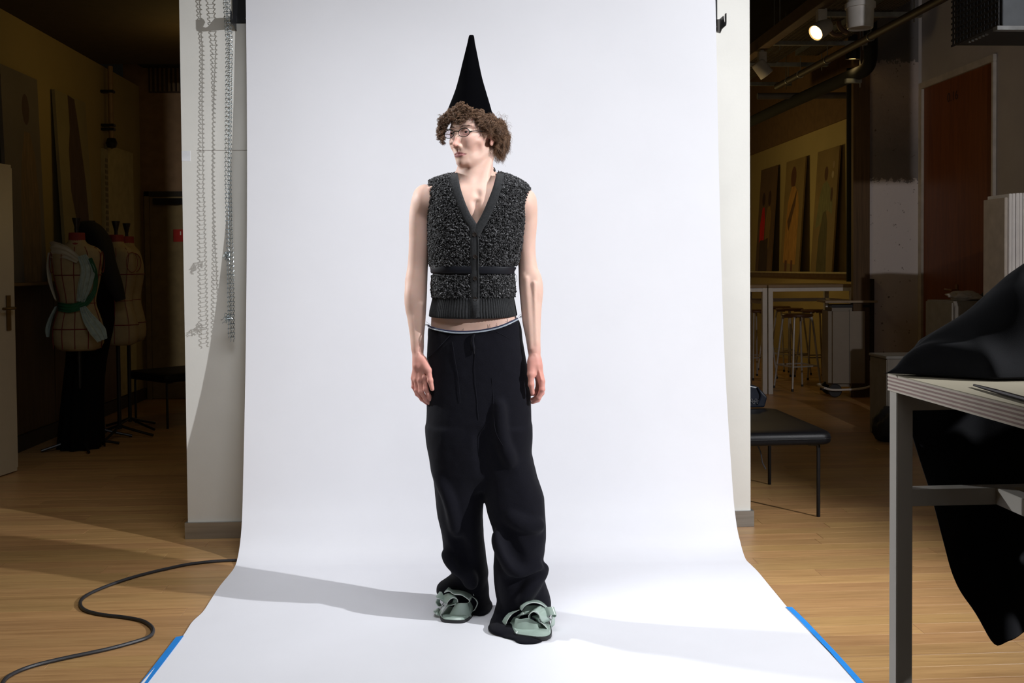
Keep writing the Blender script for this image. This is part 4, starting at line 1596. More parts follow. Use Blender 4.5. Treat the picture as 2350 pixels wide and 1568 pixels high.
def lock(root, dirn, length, curlR, turns, n=7, spread=0.004, droop=1.0, r=0.0007, head_frame=True):
    """root, dirn in head frame (or the person's frame)"""
    root = np.array(root, float); d = np.array(dirn, float); d /= np.linalg.norm(d)
    ph = random.random() * 6.28
    hand = random.choice((-1, 1))
    ns = 24
    t = np.linspace(0, 1, ns)
    g = np.array([0, 0, -1.0])
    ctr = root + np.outer(t * length, d) + np.outer(t ** 2 * length * 0.75 * droop, g)
    ctr -= np.outer(t ** 2 * length * 0.35, d) 
    ax = np.gradient(ctr, axis=0); ax /= np.linalg.norm(ax, axis=1)[:, None]
    s = np.cross(ax, [0.2, 0.9, 0.3]); s /= np.linalg.norm(s, axis=1)[:, None]
    u = np.cross(ax, s)
    for k in range(n):
        p2 = ph + random.uniform(-0.45, 0.45)
        R = curlR * random.uniform(0.75, 1.25) * np.clip(t * 3, 0, 1)
        ang = p2 + hand * turns * 2 * math.pi * t
        off = np.array([random.gauss(0, spread) for _ in range(3)])
        P = ctr + s * (R * np.cos(ang))[:, None] + u * (R * np.sin(ang))[:, None] + off * (0.3 + 0.7 * t[:, None])
        Pw = P if not head_frame else np.stack([HC.x + hc * P[:, 0] - hs * P[:, 1], HC.y + hs * P[:, 0] + hc * P[:, 1], HC.z + P[:, 2]], 1)
        strand(Pw, r * random.uniform(0.8, 1.3))


def scalp(az, el, k=1.0):
    """az: 0 = face, +90 = person's left (picture right)"""
    a, e = math.radians(az), math.radians(el)
    d = np.array([math.sin(a) * math.cos(e), -math.cos(a) * math.cos(e), math.sin(e)])
    c_ = np.array([0, 0.018, 0.028]); rr = np.array([0.074, 0.092, 0.080]) * k
    return c_ + d * rr, d


random.seed(21)
# fringe: dense tight curls bulging out from under the front and far side of the hat rim
FR = [(1004, 296), (1008, 274), (1020, 265), (1031, 257), (1045, 251), (1060, 243), (1074, 251), (1086, 259), (1084, 270), (1074, 279), (1066, 286), (1056, 289), (1046, 283), (1036, 280), (1028, 288), (1020, 302), (1019, 320), (1024, 330), (1014, 328), (1006, 312)]


def in_poly(x, y, P):
    r = False
    for (x0, y0), (x1, y1) in zip(P, P[1:] + P[:1]):
        if (y0 > y) != (y1 > y) and x < (x1 - x0) * (y - y0) / (y1 - y0) + x0: r = not r
    return r


hatx = LX(1079, 265)
n_ = 0
while n_ < 620:
    a, b = random.uniform(1000, 1090), random.uniform(240, 334)
    if not in_poly(a, b, FR): continue
    x, z = LX(a, b), LZ(b)
    q = (x - hatx) / 0.092
    if b > 292 or abs(q) > 0.95:
        y = random.uniform(-0.055, 0.035)
    else:
        y = 0.012 - (0.088 + random.random() * 0.022) * math.sqrt(max(0.02, 1 - q * q))
    dn = np.array([random.gauss(-0.2, .7), random.gauss(-0.3, .7), random.gauss(-0.1, .7)])
    L0 = random.uniform(0.014, 0.030)
    root = np.array([x, y, z]) - dn / np.linalg.norm(dn) * L0 * 0.4
    lock(root, dn, L0, random.uniform(0.0030, 0.0058), random.uniform(1.6, 3.4), 5, 0.0018, 0.5, 0.00045, False)
    n_ += 1
# short locks lying on the temple of the near side
for _ in range(90):
    az, el = random.uniform(20, 60), random.uniform(22, 34)
    p, d = scalp(az, el, random.uniform(1.03, 1.10))
    lock(p, d * 0.6 + np.array([0.2, -0.2, -0.2]), random.uniform(0.018, 0.030), random.uniform(0.004, 0.007), random.uniform(2.0, 3.4), 5, 0.002, 1.0, 0.00045)
# near side above the ear and round the back
for _ in range(420):
    az, el = random.uniform(58, 190), random.uniform(-8, 15)
    p, d = scalp(az, el, random.uniform(0.93, 1.03))
    dn = np.array([random.gauss(0, .35), random.gauss(0, .35), random.gauss(0, .3)])
    lock(p, d * 0.8 + dn, random.uniform(0.026, 0.050), random.uniform(0.005, 0.009), random.uniform(1.6, 3.2), 6, 0.003, 1.1, 0.00050)
for _ in range(150):       # temple locks in front of the ear
    az, el = random.uniform(44, 84), random.uniform(2, 21)
    p, d = scalp(az, el, random.uniform(1.02, 1.08))
    lock(p, d * 0.8 + np.array([0.1, -0.1, 0.1]), random.uniform(0.020, 0.036), random.uniform(0.005, 0.008), random.uniform(2.0, 3.4), 5, 0.002, 1.0, 0.00045)
# nape, falling behind the ear
for _ in range(300):
    az, el = random.uniform(90, 168), random.uniform(-38, 4)
    p, d = scalp(az, el, random.uniform(0.88, 0.97))
    lock(p, d * 0.65 + np.array([0.10, 0.0, -0.15]), random.uniform(0.040, 0.066), random.uniform(0.007, 0.012), random.uniform(1.1, 2.0), 7, 0.003, 1.2, 0.00050)
# flyaways
for _ in range(40):
    az, el = random.choice((random.uniform(90, 170), random.uniform(-90, -20))), random.uniform(-10, 36)
    p, d = scalp(az, el, 1.1)
    lock(p, d, random.uniform(0.05, 0.07), random.uniform(0.006, 0.012), random.uniform(1.2, 2.4), 1, 0.002, 0.9, 0.00035)
hair = np_mesh('hair', np.concatenate(hair_v), np.concatenate(hair_f), M_HAIR, person)
hair['label'] = 'short brown curly hair'; hair['kind'] = 'stuff'
print('hair tris', 2 * sum(len(a) for a in hair_f))
# scalp layer under the curls
sv, sf = [], []
NA, NE = 48, 16
azs = np.linspace(-180, 180, NA, endpoint=False)
for j in range(NE):
    for a in azs:
        lo = 30 if abs(a) < 58 else (8 if (a > 0 and a < 95) else (-36 if abs(a) > 105 else -5))
        if a < 0 and abs(a) < 75: lo = 26
        el = lo + (88 - lo) * j / (NE - 1)
        p, d = scalp(a, el, 1.03 if el < 24 else 0.98)
        sv.append(Vector(HL(*p)))
for j in range(NE - 1):
    for k in range(NA):
        sf.append((j * NA + k, j * NA + (k + 1) % NA, (j + 1) * NA + (k + 1) % NA, (j + 1) * NA + k))
so = mesh_obj('hair_roots', sv, sf, mat('hair_roots', (0.055, 0.032, 0.020), 0.7), person, True)
# eyebrows
eb = []
hair_v, hair_f = [], []; hb[0] = 0
for s in (1, -1):
    for _ in range(150):
        t = random.random()
        x = s * (0.012 + 0.034 * t)
        z = 0.0145 + 0.0055 * math.sin(t * 2.4) + random.uniform(-0.0022, 0.0022) * (1 - 0.5 * t)
        y = -0.0915 + 0.020 * t ** 1.7 - 0.0005
        P = [HL(x + s * q * 0.004, y + 0.0012 * q - .0008, z + 0.0018 * q * (1 - t)) for q in (0, 0.5, 1)]
        strand(P, 0.00028)
ebm = np_mesh('eyebrows', np.concatenate(hair_v), np.concatenate(hair_f), mat('brow_hair', (0.06, 0.035, 0.022), 0.6), person)
ebm['kind'] = 'stuff'

# ------------------------------------------------------------------ shoes
M_MINT = mat('mint_leather', (0.33, 0.42, 0.37), 0.28, var=0.05, scale=10, coat=0.25, bump=0.05, bscale=300)
M_SOLE = mat('black_sole', (0.008, 0.008, 0.009), 0.5)
M_EDGE = mat('raw_leather_edge', (0.60, 0.66, 0.62), 0.6)


def band(shoe, pts, thick=0.0028, seg=7):
    """pts: list of (edgeA, edgeB) 3D points; surface ribbon between the two edges"""
    A = spline([a for a, b in pts], seg); Bq = spline([b for a, b in pts], seg)
    rows = []
    for a, b in zip(A, Bq):
        rows.append([a, a.lerp(b, .06), a.lerp(b, .35), a.lerp(b, .65), a.lerp(b, .94), b])
    v_, f_ = quad_strip(rows)
    o = mesh_obj('strap', v_, f_, None, shoe, True, [M_MINT, M_EDGE])
    md = o.modifiers.new('t', 'SOLIDIFY'); md.thickness = thick; md.offset = 0; md.material_offset_rim = 1
    return o


def S(px, py, dy):
    return LP(px, py, dy)


shoeR = bpy.data.objects.new('shoe', None); COL.objects.link(shoeR); shoeR.parent = person
shoeR['label'] = 'mint green knotted-strap mule in full light'
shoeL = bpy.data.objects.new('shoe', None); COL.objects.link(shoeL); shoeL.parent = person
shoeL['label'] = 'mint green knotted-strap mule in shadow'


def sole(shoe, pix, z0):
    pts = [PINV @ FL(a, b, z0) for a, b in pix]
    pts = spline(pts, 5, True)
    def ring(z, sc):
        c_ = sum(pts, Vector()) / len(pts)
        return [Vector((c_.x + (p.x - c_.x) * sc, c_.y + (p.y - c_.y) * sc, z)) for p in pts]
    n = len(pts)
    for nm, (za, zb_), m, s0, s1 in (('sole', (z0 - 0.0045, z0 + 0.006), M_SOLE, 1.0, 1.0), ('footbed', (z0 + 0.006, z0 + 0.012), M_MINT, 0.95, 0.90)):
        a, b = ring(za, s0), ring(zb_, s1)
        MB().add(a + b, [tuple(range(n))[::-1], tuple(range(n, 2 * n))] + [(i, (i + 1) % n, n + (i + 1) % n, n + i) for i in range(n)]).build(nm, m, shoe, True)


# zoom frame of the right shoe: px = 1130 + X/10.453, py = 1350 + Y/10.453
def Z(X, Y, dy): return S(1130 + X / 10.453, 1350 + Y / 10.453, dy)


sole(shoeR, [(1180, 1458), (1200, 1463), (1232, 1467), (1256, 1466), (1266, 1458), (1264, 1440), (1255, 1415), (1238, 1388), (1215, 1378), (1195, 1385), (1178, 1410), (1172, 1440)], 0.016)
# vamp band low across the toes
band(shoeR, [(Z(470, 960, -0.10), Z(560, 850, -0.09)), (Z(515, 1075, -0.155), Z(560, 735, -0.135)), (Z(650, 1105, -0.170), Z(690, 745, -0.150)), (Z(830, 1085, -0.172), Z(860, 720, -0.155)), (Z(1060, 1050, -0.165), Z(1010, 790, -0.160)), (Z(1265, 1030, -0.14), Z(1130, 860, -0.15))])
# outer left arch
band(shoeR, [(Z(345, 1000, -0.12), Z(240, 870, -0.10)), (Z(320, 900, -0.125), Z(230, 830, -0.10)), (Z(370, 760, -0.125), Z(310, 690, -0.10)), (Z(480, 620, -0.12), Z(450, 565, -0.09)), (Z(650, 520, -0.11), Z(620, 520, -0.08))])
# tall loop at the back left
band(shoeR, [(Z(570, 560, -0.06), Z(700, 560, -0.09)), (Z(620, 380, -0.05), Z(730, 420, -0.09)), (Z(690, 215, -0.05), Z(745, 300, -0.09)), (Z(850, 240, -0.05), Z(850, 330, -0.09)), (Z(1090, 280, -0.04), Z(1100, 380, -0.08)), (Z(1150, 350, -0.03), Z(1150, 450, -0.07))])
# big arch over the instep
band(shoeR, [(Z(700, 540, -0.13), Z(640, 470, -0.085)), (Z(760, 450, -0.145), Z(650, 390, -0.095)), (Z(860, 380, -0.15), Z(760, 310, -0.10)), (Z(1000, 350, -0.15), Z(950, 290, -0.10)), (Z(1160, 385, -0.14), Z(1130, 310, -0.095)), (Z(1270, 465, -0.12), Z(1300, 440, -0.08)), (Z(1340, 560, -0.10), Z(1380, 560, -0.07))])
# inner panel under the arch
band(shoeR, [(Z(590, 680, -0.11), Z(740, 560, -0.105)), (Z(750, 640, -0.13), Z(800, 440, -0.105)), (Z(900, 600, -0.13), Z(950, 420, -0.105)), (Z(1000, 500, -0.12), Z(1110, 430, -0.10))])
# central rolled loop
band(shoeR, [(Z(1130, 830, -0.15), Z(1000, 700, -0.12)), (Z(1120, 750, -0.17), Z(960, 680, -0.13)), (Z(1140, 690, -0.175), Z(1100, 640, -0.13)), (Z(1090, 600, -0.18), Z(1180, 560, -0.13)), (Z(990, 565, -0.18), Z(1160, 430, -0.13)), (Z(900, 620, -0.178), Z(1020, 480, -0.12)), (Z(870, 700, -0.165), Z(930, 560, -0.11)), (Z(930, 800, -0.15), Z(900, 700, -0.10))])
band(shoeR, [(Z(1000, 565, -0.176), Z(1150, 440, -0.125)), (Z(1110, 640, -0.178), Z(1270, 510, -0.13)), (Z(1165, 780, -0.17), Z(1355, 690, -0.13)), (Z(1230, 840, -0.14), Z(1420, 760, -0.11))])
# long strap from the knot to the outer edge of the sole
band(shoeR, [(Z(1110, 790, -0.16), Z(1150, 790, -0.115)), (Z(1230, 880, -0.165), Z(1270, 870, -0.12)), (Z(1330, 1000, -0.165), Z(1370, 990, -0.12)), (Z(1375, 1120, -0.158), Z(1400, 1090, -0.12)), (Z(1330, 1190, -0.15), Z(1360, 1160, -0.11))])
# right loops
band(shoeR, [(Z(1210, 480, -0.13), Z(1330, 690, -0.14)), (Z(1340, 455, -0.135), Z(1400, 650, -0.145)), (Z(1460, 455, -0.13), Z(1530, 650, -0.14)), (Z(1480, 500, -0.11), Z(1510, 700, -0.12)), (Z(1420, 560, -0.10), Z(1440, 690, -0.11))])
band(shoeR, [(Z(1420, 660, -0.11), Z(1480, 650, -0.09)), (Z(1430, 760, -0.12), Z(1495, 760, -0.095)), (Z(1400, 870, -0.125), Z(1480, 880, -0.10)), (Z(1310, 920, -0.12), Z(1370, 985, -0.10))])
band(shoeR, [(Z(1380, 1160, -0.11), Z(1380, 1030, -0.10)), (Z(1440, 1120, -0.12), Z(1450, 1060, -0.11)), (Z(1455, 1085, -0.10), Z(1440, 1080, -0.09))])
# heel side filler straps (left)
band(shoeR, [(Z(345, 1000, -0.11), Z(520, 1060, -0.13)), (Z(420, 850, -0.10), Z(520, 900, -0.11)), (Z(520, 690, -0.09), Z(600, 760, -0.10)), (Z(640, 560, -0.08), Z(720, 620, -0.09))])

# picture-left shoe: px = 980 + X/14.257, py = 1330 + Y/14.257
def Y2(X, Yq, dy): return S(980 + X / 14.257, 1330 + Yq / 14.257, dy)


sole(shoeL, [(1013, 1424), (1030, 1428), (1055, 1429), (1070, 1426), (1083, 1415), (1092, 1396), (1092, 1380), (1078, 1366), (1055, 1362), (1035, 1366), (1018, 1385), (1010, 1405)], 0.0105)
band(shoeL, [(Y2(870, 940, 0.005), Y2(970, 780, 0.01)), (Y2(720, 1230, -0.005), Y2(960, 790, 0.0)), (Y2(930, 1280, -0.015), Y2(1060, 780, -0.01)), (Y2(1180, 1285, -0.015), Y2(1190, 780, -0.010)), (Y2(1430, 1225, 0.0), Y2(1320, 770, 0.0)), (Y2(1440, 1180, 0.03), Y2(1340, 760, 0.03))])
band(shoeL, [(Y2(560, 430, 0.0), Y2(700, 260, 0.03)), (Y2(730, 390, 0.0), Y2(860, 330, 0.04)), (Y2(880, 490, -0.005), Y2(1070, 330, 0.04)), (Y2(1140, 520, -0.010), Y2(1290, 370, 0.04)), (Y2(1380, 690, -0.005), Y2(1480, 480, 0.04)), (Y2(1340, 780, 0.01), Y2(1500, 600, 0.05))])
band(shoeL, [(Y2(1070, 330, 0.03), Y2(1010, 330, 0.05)), (Y2(1150, 210, 0.04), Y2(1250, 260, 0.06)), (Y2(1300, 300, 0.04), Y2(1400, 330, 0.06)), (Y2(1480, 450, 0.03), Y2(1550, 340, 0.05)), (Y2(1530, 540, 0.03), Y2(1565, 400, 0.05))])
band(shoeL, [(Y2(650, 820, -0.01), Y2(430, 660, 0.03)), (Y2(680, 740, -0.015), Y2(500, 560, 0.02)), (Y2(790, 630, -0.02), Y2(640, 480, 0.015)), (Y2(900, 610, -0.02), Y2(760, 460, 0.015)), (Y2(990, 660, -0.015), Y2(870, 490, 0.02)), (Y2(1010, 760, -0.005), Y2(940, 560, 0.03))])
band(shoeL, [(Y2(880, 650, 0.02), Y2(990, 640, 0.01)), (Y2(820, 780, 0.01), Y2(960, 780, 0.0)), (Y2(640, 860, 0.0), Y2(760, 860, -0.005)), (Y2(520, 1010, -0.01), Y2(540, 920, 0.02)), (Y2(460, 1160, -0.015), Y2(400, 1060, 0.02)), (Y2(510, 1290, -0.012), Y2(440, 1200, 0.02)), (Y2(600, 1330, -0.005), Y2(560, 1300, 0.02))])
band(shoeL, [(Y2(290, 570, 0.01), Y2(440, 370, 0.04)), (Y2(330, 610, 0.0), Y2(520, 400, 0.03)), (Y2(450, 650, 0.0), Y2(620, 470, 0.03)), (Y2(560, 700, 0.01), Y2(700, 560, 0.04))])
band(shoeL, [(Y2(330, 640, 0.01), Y2(420, 660, 0.03)), (Y2(285, 760, 0.01), Y2(420, 760, 0.03)), (Y2(370, 890, 0.005), Y2(480, 850, 0.03)), (Y2(520, 880, 0.01), Y2(560, 840, 0.03))])
band(shoeL, [(Y2(420, 1200, 0.01), Y2(440, 1060, 0.03)), (Y2(300, 1160, 0.01), Y2(390, 940, 0.03)), (Y2(210, 1050, 0.02), Y2(300, 970, 0.05)), (Y2(240, 1080, 0.05), Y2(330, 1000, 0.07))])
band(shoeL, [(Y2(480, 1180, 0.0), Y2(700, 880, 0.03)), (Y2(560, 1240, 0.01), Y2(800, 900, 0.04)), (Y2(740, 1230, 0.015), Y2(900, 930, 0.05))])
band(shoeL, [(Y2(1470, 560, 0.03), Y2(1500, 550, 0.06)), (Y2(1590, 660, 0.02), Y2(1640, 650, 0.06)), (Y2(1640, 800, 0.02), Y2(1670, 790, 0.06)), (Y2(1560, 990, 0.02), Y2(1600, 970, 0.06)), (Y2(1500, 1040, 0.02), Y2(1530, 1020, 0.05))])
band(shoeL, [(Y2(1330, 760, 0.02), Y2(1500, 640, 0.05)), (Y2(1390, 940, 0.015), Y2(1560, 860, 0.05)), (Y2(1440, 1110, 0.015), Y2(1550, 980, 0.05))])
# ================================================================== TABLE, COAT AND THE ROOM ON THE RIGHT
M_PLY = [mat('ply_light', (0.62, 0.55, 0.47), 0.5, var=0.06, scale=20), mat('ply_dark', (0.30, 0.19, 0.17), 0.55, var=0.1, scale=20)]
M_TABTOP = mat('table_laminate', (0.40, 0.36, 0.27), 0.5, var=0.04, scale=6, bump=0.05)
M_TABLEG = mat('beige_steel', (0.44, 0.41, 0.37), 0.5, var=0.05, scale=6)
M_COAT = mat('black_coat_cloth', (0.0045, 0.005, 0.0075), 0.85, var=0.25, scale=15, bump=0.1, bscale=700, sheen=0.03, spec=0.15)
P0 = PC(2037, 857, 2.18)
TX0, TY1, TZ = P0.x, P0.y, P0.z
TX1, TY0 = TX0 + 0.78, TY1 - 1.45
tbl = thing('work_table', 'tall work table with thick plywood top and beige steel frame at right', 'table', (TX0, TY1, 0))
TO = Vector((TX0, TY1, 0))
TH = 0.037
m = MB(); m.box((TX0, TY0, TZ - 0.0016), (TX1, TY1, TZ), 0.0006)
m.build('table_top', M_TABTOP, tbl, loc=TO).location = (0, 0, 0)
NPL = 9
for i in range(NPL):
    z1 = TZ - 0.0016 - i * (TH - 0.0016) / NPL
    z0 = z1 - (TH - 0.0016) / NPL
    e = 0.0 if i % 2 == 0 else 0.0006
    m = MB(); m.box((TX0 + e, TY0 + e, z0), (TX1 - e, TY1 - e, z1))
    m.build('ply_layer', M_PLY[i % 2], tbl, loc=TO).location = (0, 0, 0)
LT = 0.036
zb = TZ - TH
for x in (TX0 + 0.003, TX1 - LT - 0.003):
    for y in (TY1 - LT - 0.003, TY0 + 0.003):
        m = MB(); m.box((x, y, 0), (x + LT, y + LT, zb), 0.0015)
        m.build('leg', M_TABLEG, tbl, loc=TO).location = (0, 0, 0)
for (a, b) in (((TX0 + LT, TY1 - LT - 0.003, zb - 0.040), (TX1 - LT, TY1 - 0.003, zb)), ((TX0 + LT, TY0 + 0.003, zb - 0.04), (TX1 - LT, TY0 + 0.003 + LT, zb)), ((TX0 + 0.25, TY0 + LT, zb - 0.04), (TX0 + 0.25 + LT, TY1 - LT, zb)),
               ((TX1 - LT - 0.003, TY0 + LT, zb - 0.04), (TX1 - 0.003, TY1 - LT, zb))):
    m = MB(); m.box(a, b, 0.001); m.build('apron_rail', M_TABLEG, tbl, loc=TO).location = (0, 0, 0)
zs1 = PC(2100, 1120, 2.16).z; zs0 = PC(2100, 1158, 2.16).z
for (a, b) in (((TX0 + LT, TY1 - LT - 0.003, zs0), (TX1 - LT, TY1 - 0.003, zs1)), ((TX0 + LT, TY0 + 0.003, zs0), (TX1 - LT, TY0 + LT, zs1)), ((TX0 + 0.225, TY0 + LT, zs0), (TX0 + 0.225 + LT, TY1 - LT, zs1))):
    m = MB(); m.box(a, b, 0.001); m.build('stretcher', M_TABLEG, tbl, loc=TO).location = (0, 0, 0)

# black coat heaped on the table and hanging over its far edge
sil = [(2066, 856), (2075, 842), (2092, 822), (2130, 790), (2165, 770), (2200, 750), (2235, 728), (2262, 708), (2300, 672), (2350, 628), (2400, 596), (2480, 570)]
bot = [(2076, 960), (2082, 985), (2100, 1060), (2117, 1120), (2140, 1210), (2170, 1300), (2200, 1355), (2235, 1405), (2268, 1480), (2290, 1462), (2350, 1450), (2420, 1430)]
NX, rowsC = 64, []
silw = [(PC(a, b, 2.12).x, PC(a, b, 2.12).z) for a, b in sil]
botw = [(PC(a, b, 2.26).x, PC(a, b, 2.26).z) for a, b in bot]
x0, x1 = silw[0][0], TX1 - 0.04
for j in range(40):
    r = []
    for i in range(NX + 1):
        t = j / 39
        xl_ = (PC(2074, 856, 2.05).x if t < 0.35 else PC(2071, 900, 2.2).x)
        x = xl_ + (x1 - xl_) * i / NX
        zr = np.interp(x, [p[0] for p in silw], [p[1] for p in silw])
        zbm = np.interp(x, [p[0] for p in botw], [p[1] for p in botw])
        # near foot of the heap, ridge, far edge, hanging hem
        ynear = TY1 - 0.05 - min(0.13, (x - x0) * 0.9)
        yr = TY1 - 0.035
        hgt = zr - TZ
        if t < 0.35:
            q = t / 0.35
            y = ynear + (yr - ynear) * q
            z = TZ + 0.004 + hgt * math.sin(q * math.pi / 2) ** 0.8
            z += 0.010 * math.sin(q * math.pi) * math.sin(x * 31 + q * 5) * min(1, hgt / 0.05)
        elif t < 0.5:
            q = (t - 0.35) / 0.15
            y = yr + (TY1 + 0.03 - yr) * q ** 0.7
            z = TZ + 0.004 + hgt * (1 - q ** 2)
        else:
            q = (t - 0.5) / 0.5
            y = TY1 + 0.03 + 0.03 * math.sin(q * 2.5) + 0.018 * math.sin(x * 38 + q * 2) * q
            z = (TZ + 0.004) * (1 - q) + zbm * q
        edge = min(1, i / 2)
        if t < 0.5: z = TZ + 0.004 + (z - TZ - 0.004) * edge
        r.append(Vector((x, y, z)))
    rowsC.append(r)
v_, f_ = quad_strip(rowsC)
coat = mesh_obj('black_coat', v_, f_, M_COAT, None, True)
s = coat.modifiers.new('t', 'SOLIDIFY'); s.thickness = 0.003; s.offset = 1
s = coat.modifiers.new('s', 'SUBSURF'); s.levels = 1; s.render_levels = 1
tag(coat, 'black coat heaped on the plywood table and hanging over its far edge', 'coat')
a, b = FL(2235, 884, TZ + 0.0045), FL(2372, 922, TZ + 0.0045)
m = MB().tube([a, a.lerp(b, .15), a.lerp(b, .5), b], [0.0022, 0.0032, 0.0045, 0.0045], 8)
tag(m.build('awl', mat('dark_red_handle', (0.010, 0.004, 0.004), 0.4), None, True), 'slim dark pointed tool lying on the plywood table edge', 'tool')

# fluted white boards standing behind the table
FX = PC(2306, 452, 6.4)
st = thing('fluted_screen', 'white ribbed stack of upright boards standing behind the black coat', 'screen', (FX.x, FX.y, 0))
M_FLUTE = mat('white_board', (0.85, 0.84, 0.83), 0.6, var=0.05, scale=10)
m = MB(); m.box((0, 0, 0), (0.02, 0.26, FX.z - 0.004), 0.002)
m.build('side_board', mat('beige_board', (0.55, 0.50, 0.44), 0.6), st)
for k in range(40):
    x = 0.0215 + k * 0.0215
    m = MB(); m.box((x, -0.015 + 0.004 * (k % 2) - 0.02 * math.sin(min(1, k / 8) * 1.57), 0), (x + 0.0190, 0.25, FX.z + 0.028 - 0.0012 * abs(k - 7)), 0.0025)
    m.build('board', M_FLUTE, st)

# grey cabinet with cloths, low grey box, bag on the floor
g1 = PC(2186, 692, 7.1)
cab_ = thing('grey_cabinet', 'grey cabinet with rounded corners standing in front of the wooden door', 'cabinet', (g1.x, g1.y, 0))
M_GREYCAB = mat('grey_laminate', (0.22, 0.20, 0.17), 0.6)
MB().box((0, 0, 0.06), (0.62, 0.42, g1.z), 0.012).build('carcass', M_GREYCAB, cab_, True)
MB().box((0.03, 0.03, 0), (0.59, 0.39, 0.06)).build('plinth', M_BLACKMETAL, cab_)
MB().box((0.012, -0.012, 0.10), (0.608, -0.001, g1.z - 0.03), 0.004).build('door', M_GREYCAB, cab_, True)
def blob(name, c, r, m_, label, cat, seed=1, sq=0.3, rot=0.0):
    bm = bmesh.new()
    bmesh.ops.create_icosphere(bm, subdivisions=4, radius=1)
    for v in bm.verts:
        n = noise.fractal(v.co * 1.6 + Vector((seed * 7.1, 0, 0)), 1.0, 2.0, 3)
        v.co *= 1 + sq * n
        v.co = Vector((v.co.x * r[0], v.co.y * r[1], max(v.co.z, -0.75) * r[2]))
    me = bpy.data.meshes.new(name); bm.to_mesh(me); bm.free()
    me.materials.append(m_); me.polygons.foreach_set('use_smooth', [True] * len(me.polygons))
    zmin = min(v.co.z for v in me.vertices)
    o = bpy.data.objects.new(name, me); o.location = (c[0], c[1], c[2] - zmin); o.rotation_euler = (0, 0, rot); COL.objects.link(o)
    return tag(o, label, cat)


M_CLW = mat('white_cloth', (0.5, 0.47, 0.45), 0.9, var=0.1, bump=0.3)
M_CLR = mat('red_cloth', (0.20, 0.03, 0.03), 0.9, var=0.2)
blob('folded_cloth', (g1.x + 0.16, g1.y + 0.15, g1.z), (0.11, 0.10, 0.040), M_CLW, 'white cloth bundle on top of the grey cabinet', 'cloth', 3)
blob('folded_cloth', (g1.x + 0.40, g1.y + 0.16, g1.z), (0.11, 0.12, 0.035), mat('black_cloth', (0.01, 0.01, 0.01), 0.9), 'black cloth bundle lying beside the white one on the cabinet', 'cloth', 5)
g2 = PC(2035, 818, 7.2)
bx = thing('low_box', 'low grey storage box in front of the concrete column', 'box', (g2.x, g2.y, 0))
MB().box((0, 0, 0), (0.34, 0.3, g2.z - 0.02), 0.006).build('body', M_GREYCAB, bx)
MB().box((-0.006, -0.006, g2.z - 0.02), (0.346, 0.306, g2.z), 0.004).build('lid', mat('grey_lid', (0.28, 0.27, 0.25), 0.5), bx)
gb = FL(2046, 1012)
blob('bag', (gb.x, gb.y, 0), (0.12, 0.14, 0.13), mat('black_bag', (0.008, 0.008, 0.010), 0.7, bump=0.3), 'soft black bag slumped on the floor behind the table leg', 'bag', 9, 0.25)

# ---- walls, column and door of the right side
vc = C(3.41, 9.5).y
xa, xb = PV(1995, 800, vc).x, PV(2106, 800, vc).x
xw = PV(1957, 800, vc).x
colm = struct(MB().box((xa, vc, 0), (xb, vc + 0.42, 4.1)).build('column_concrete', None))


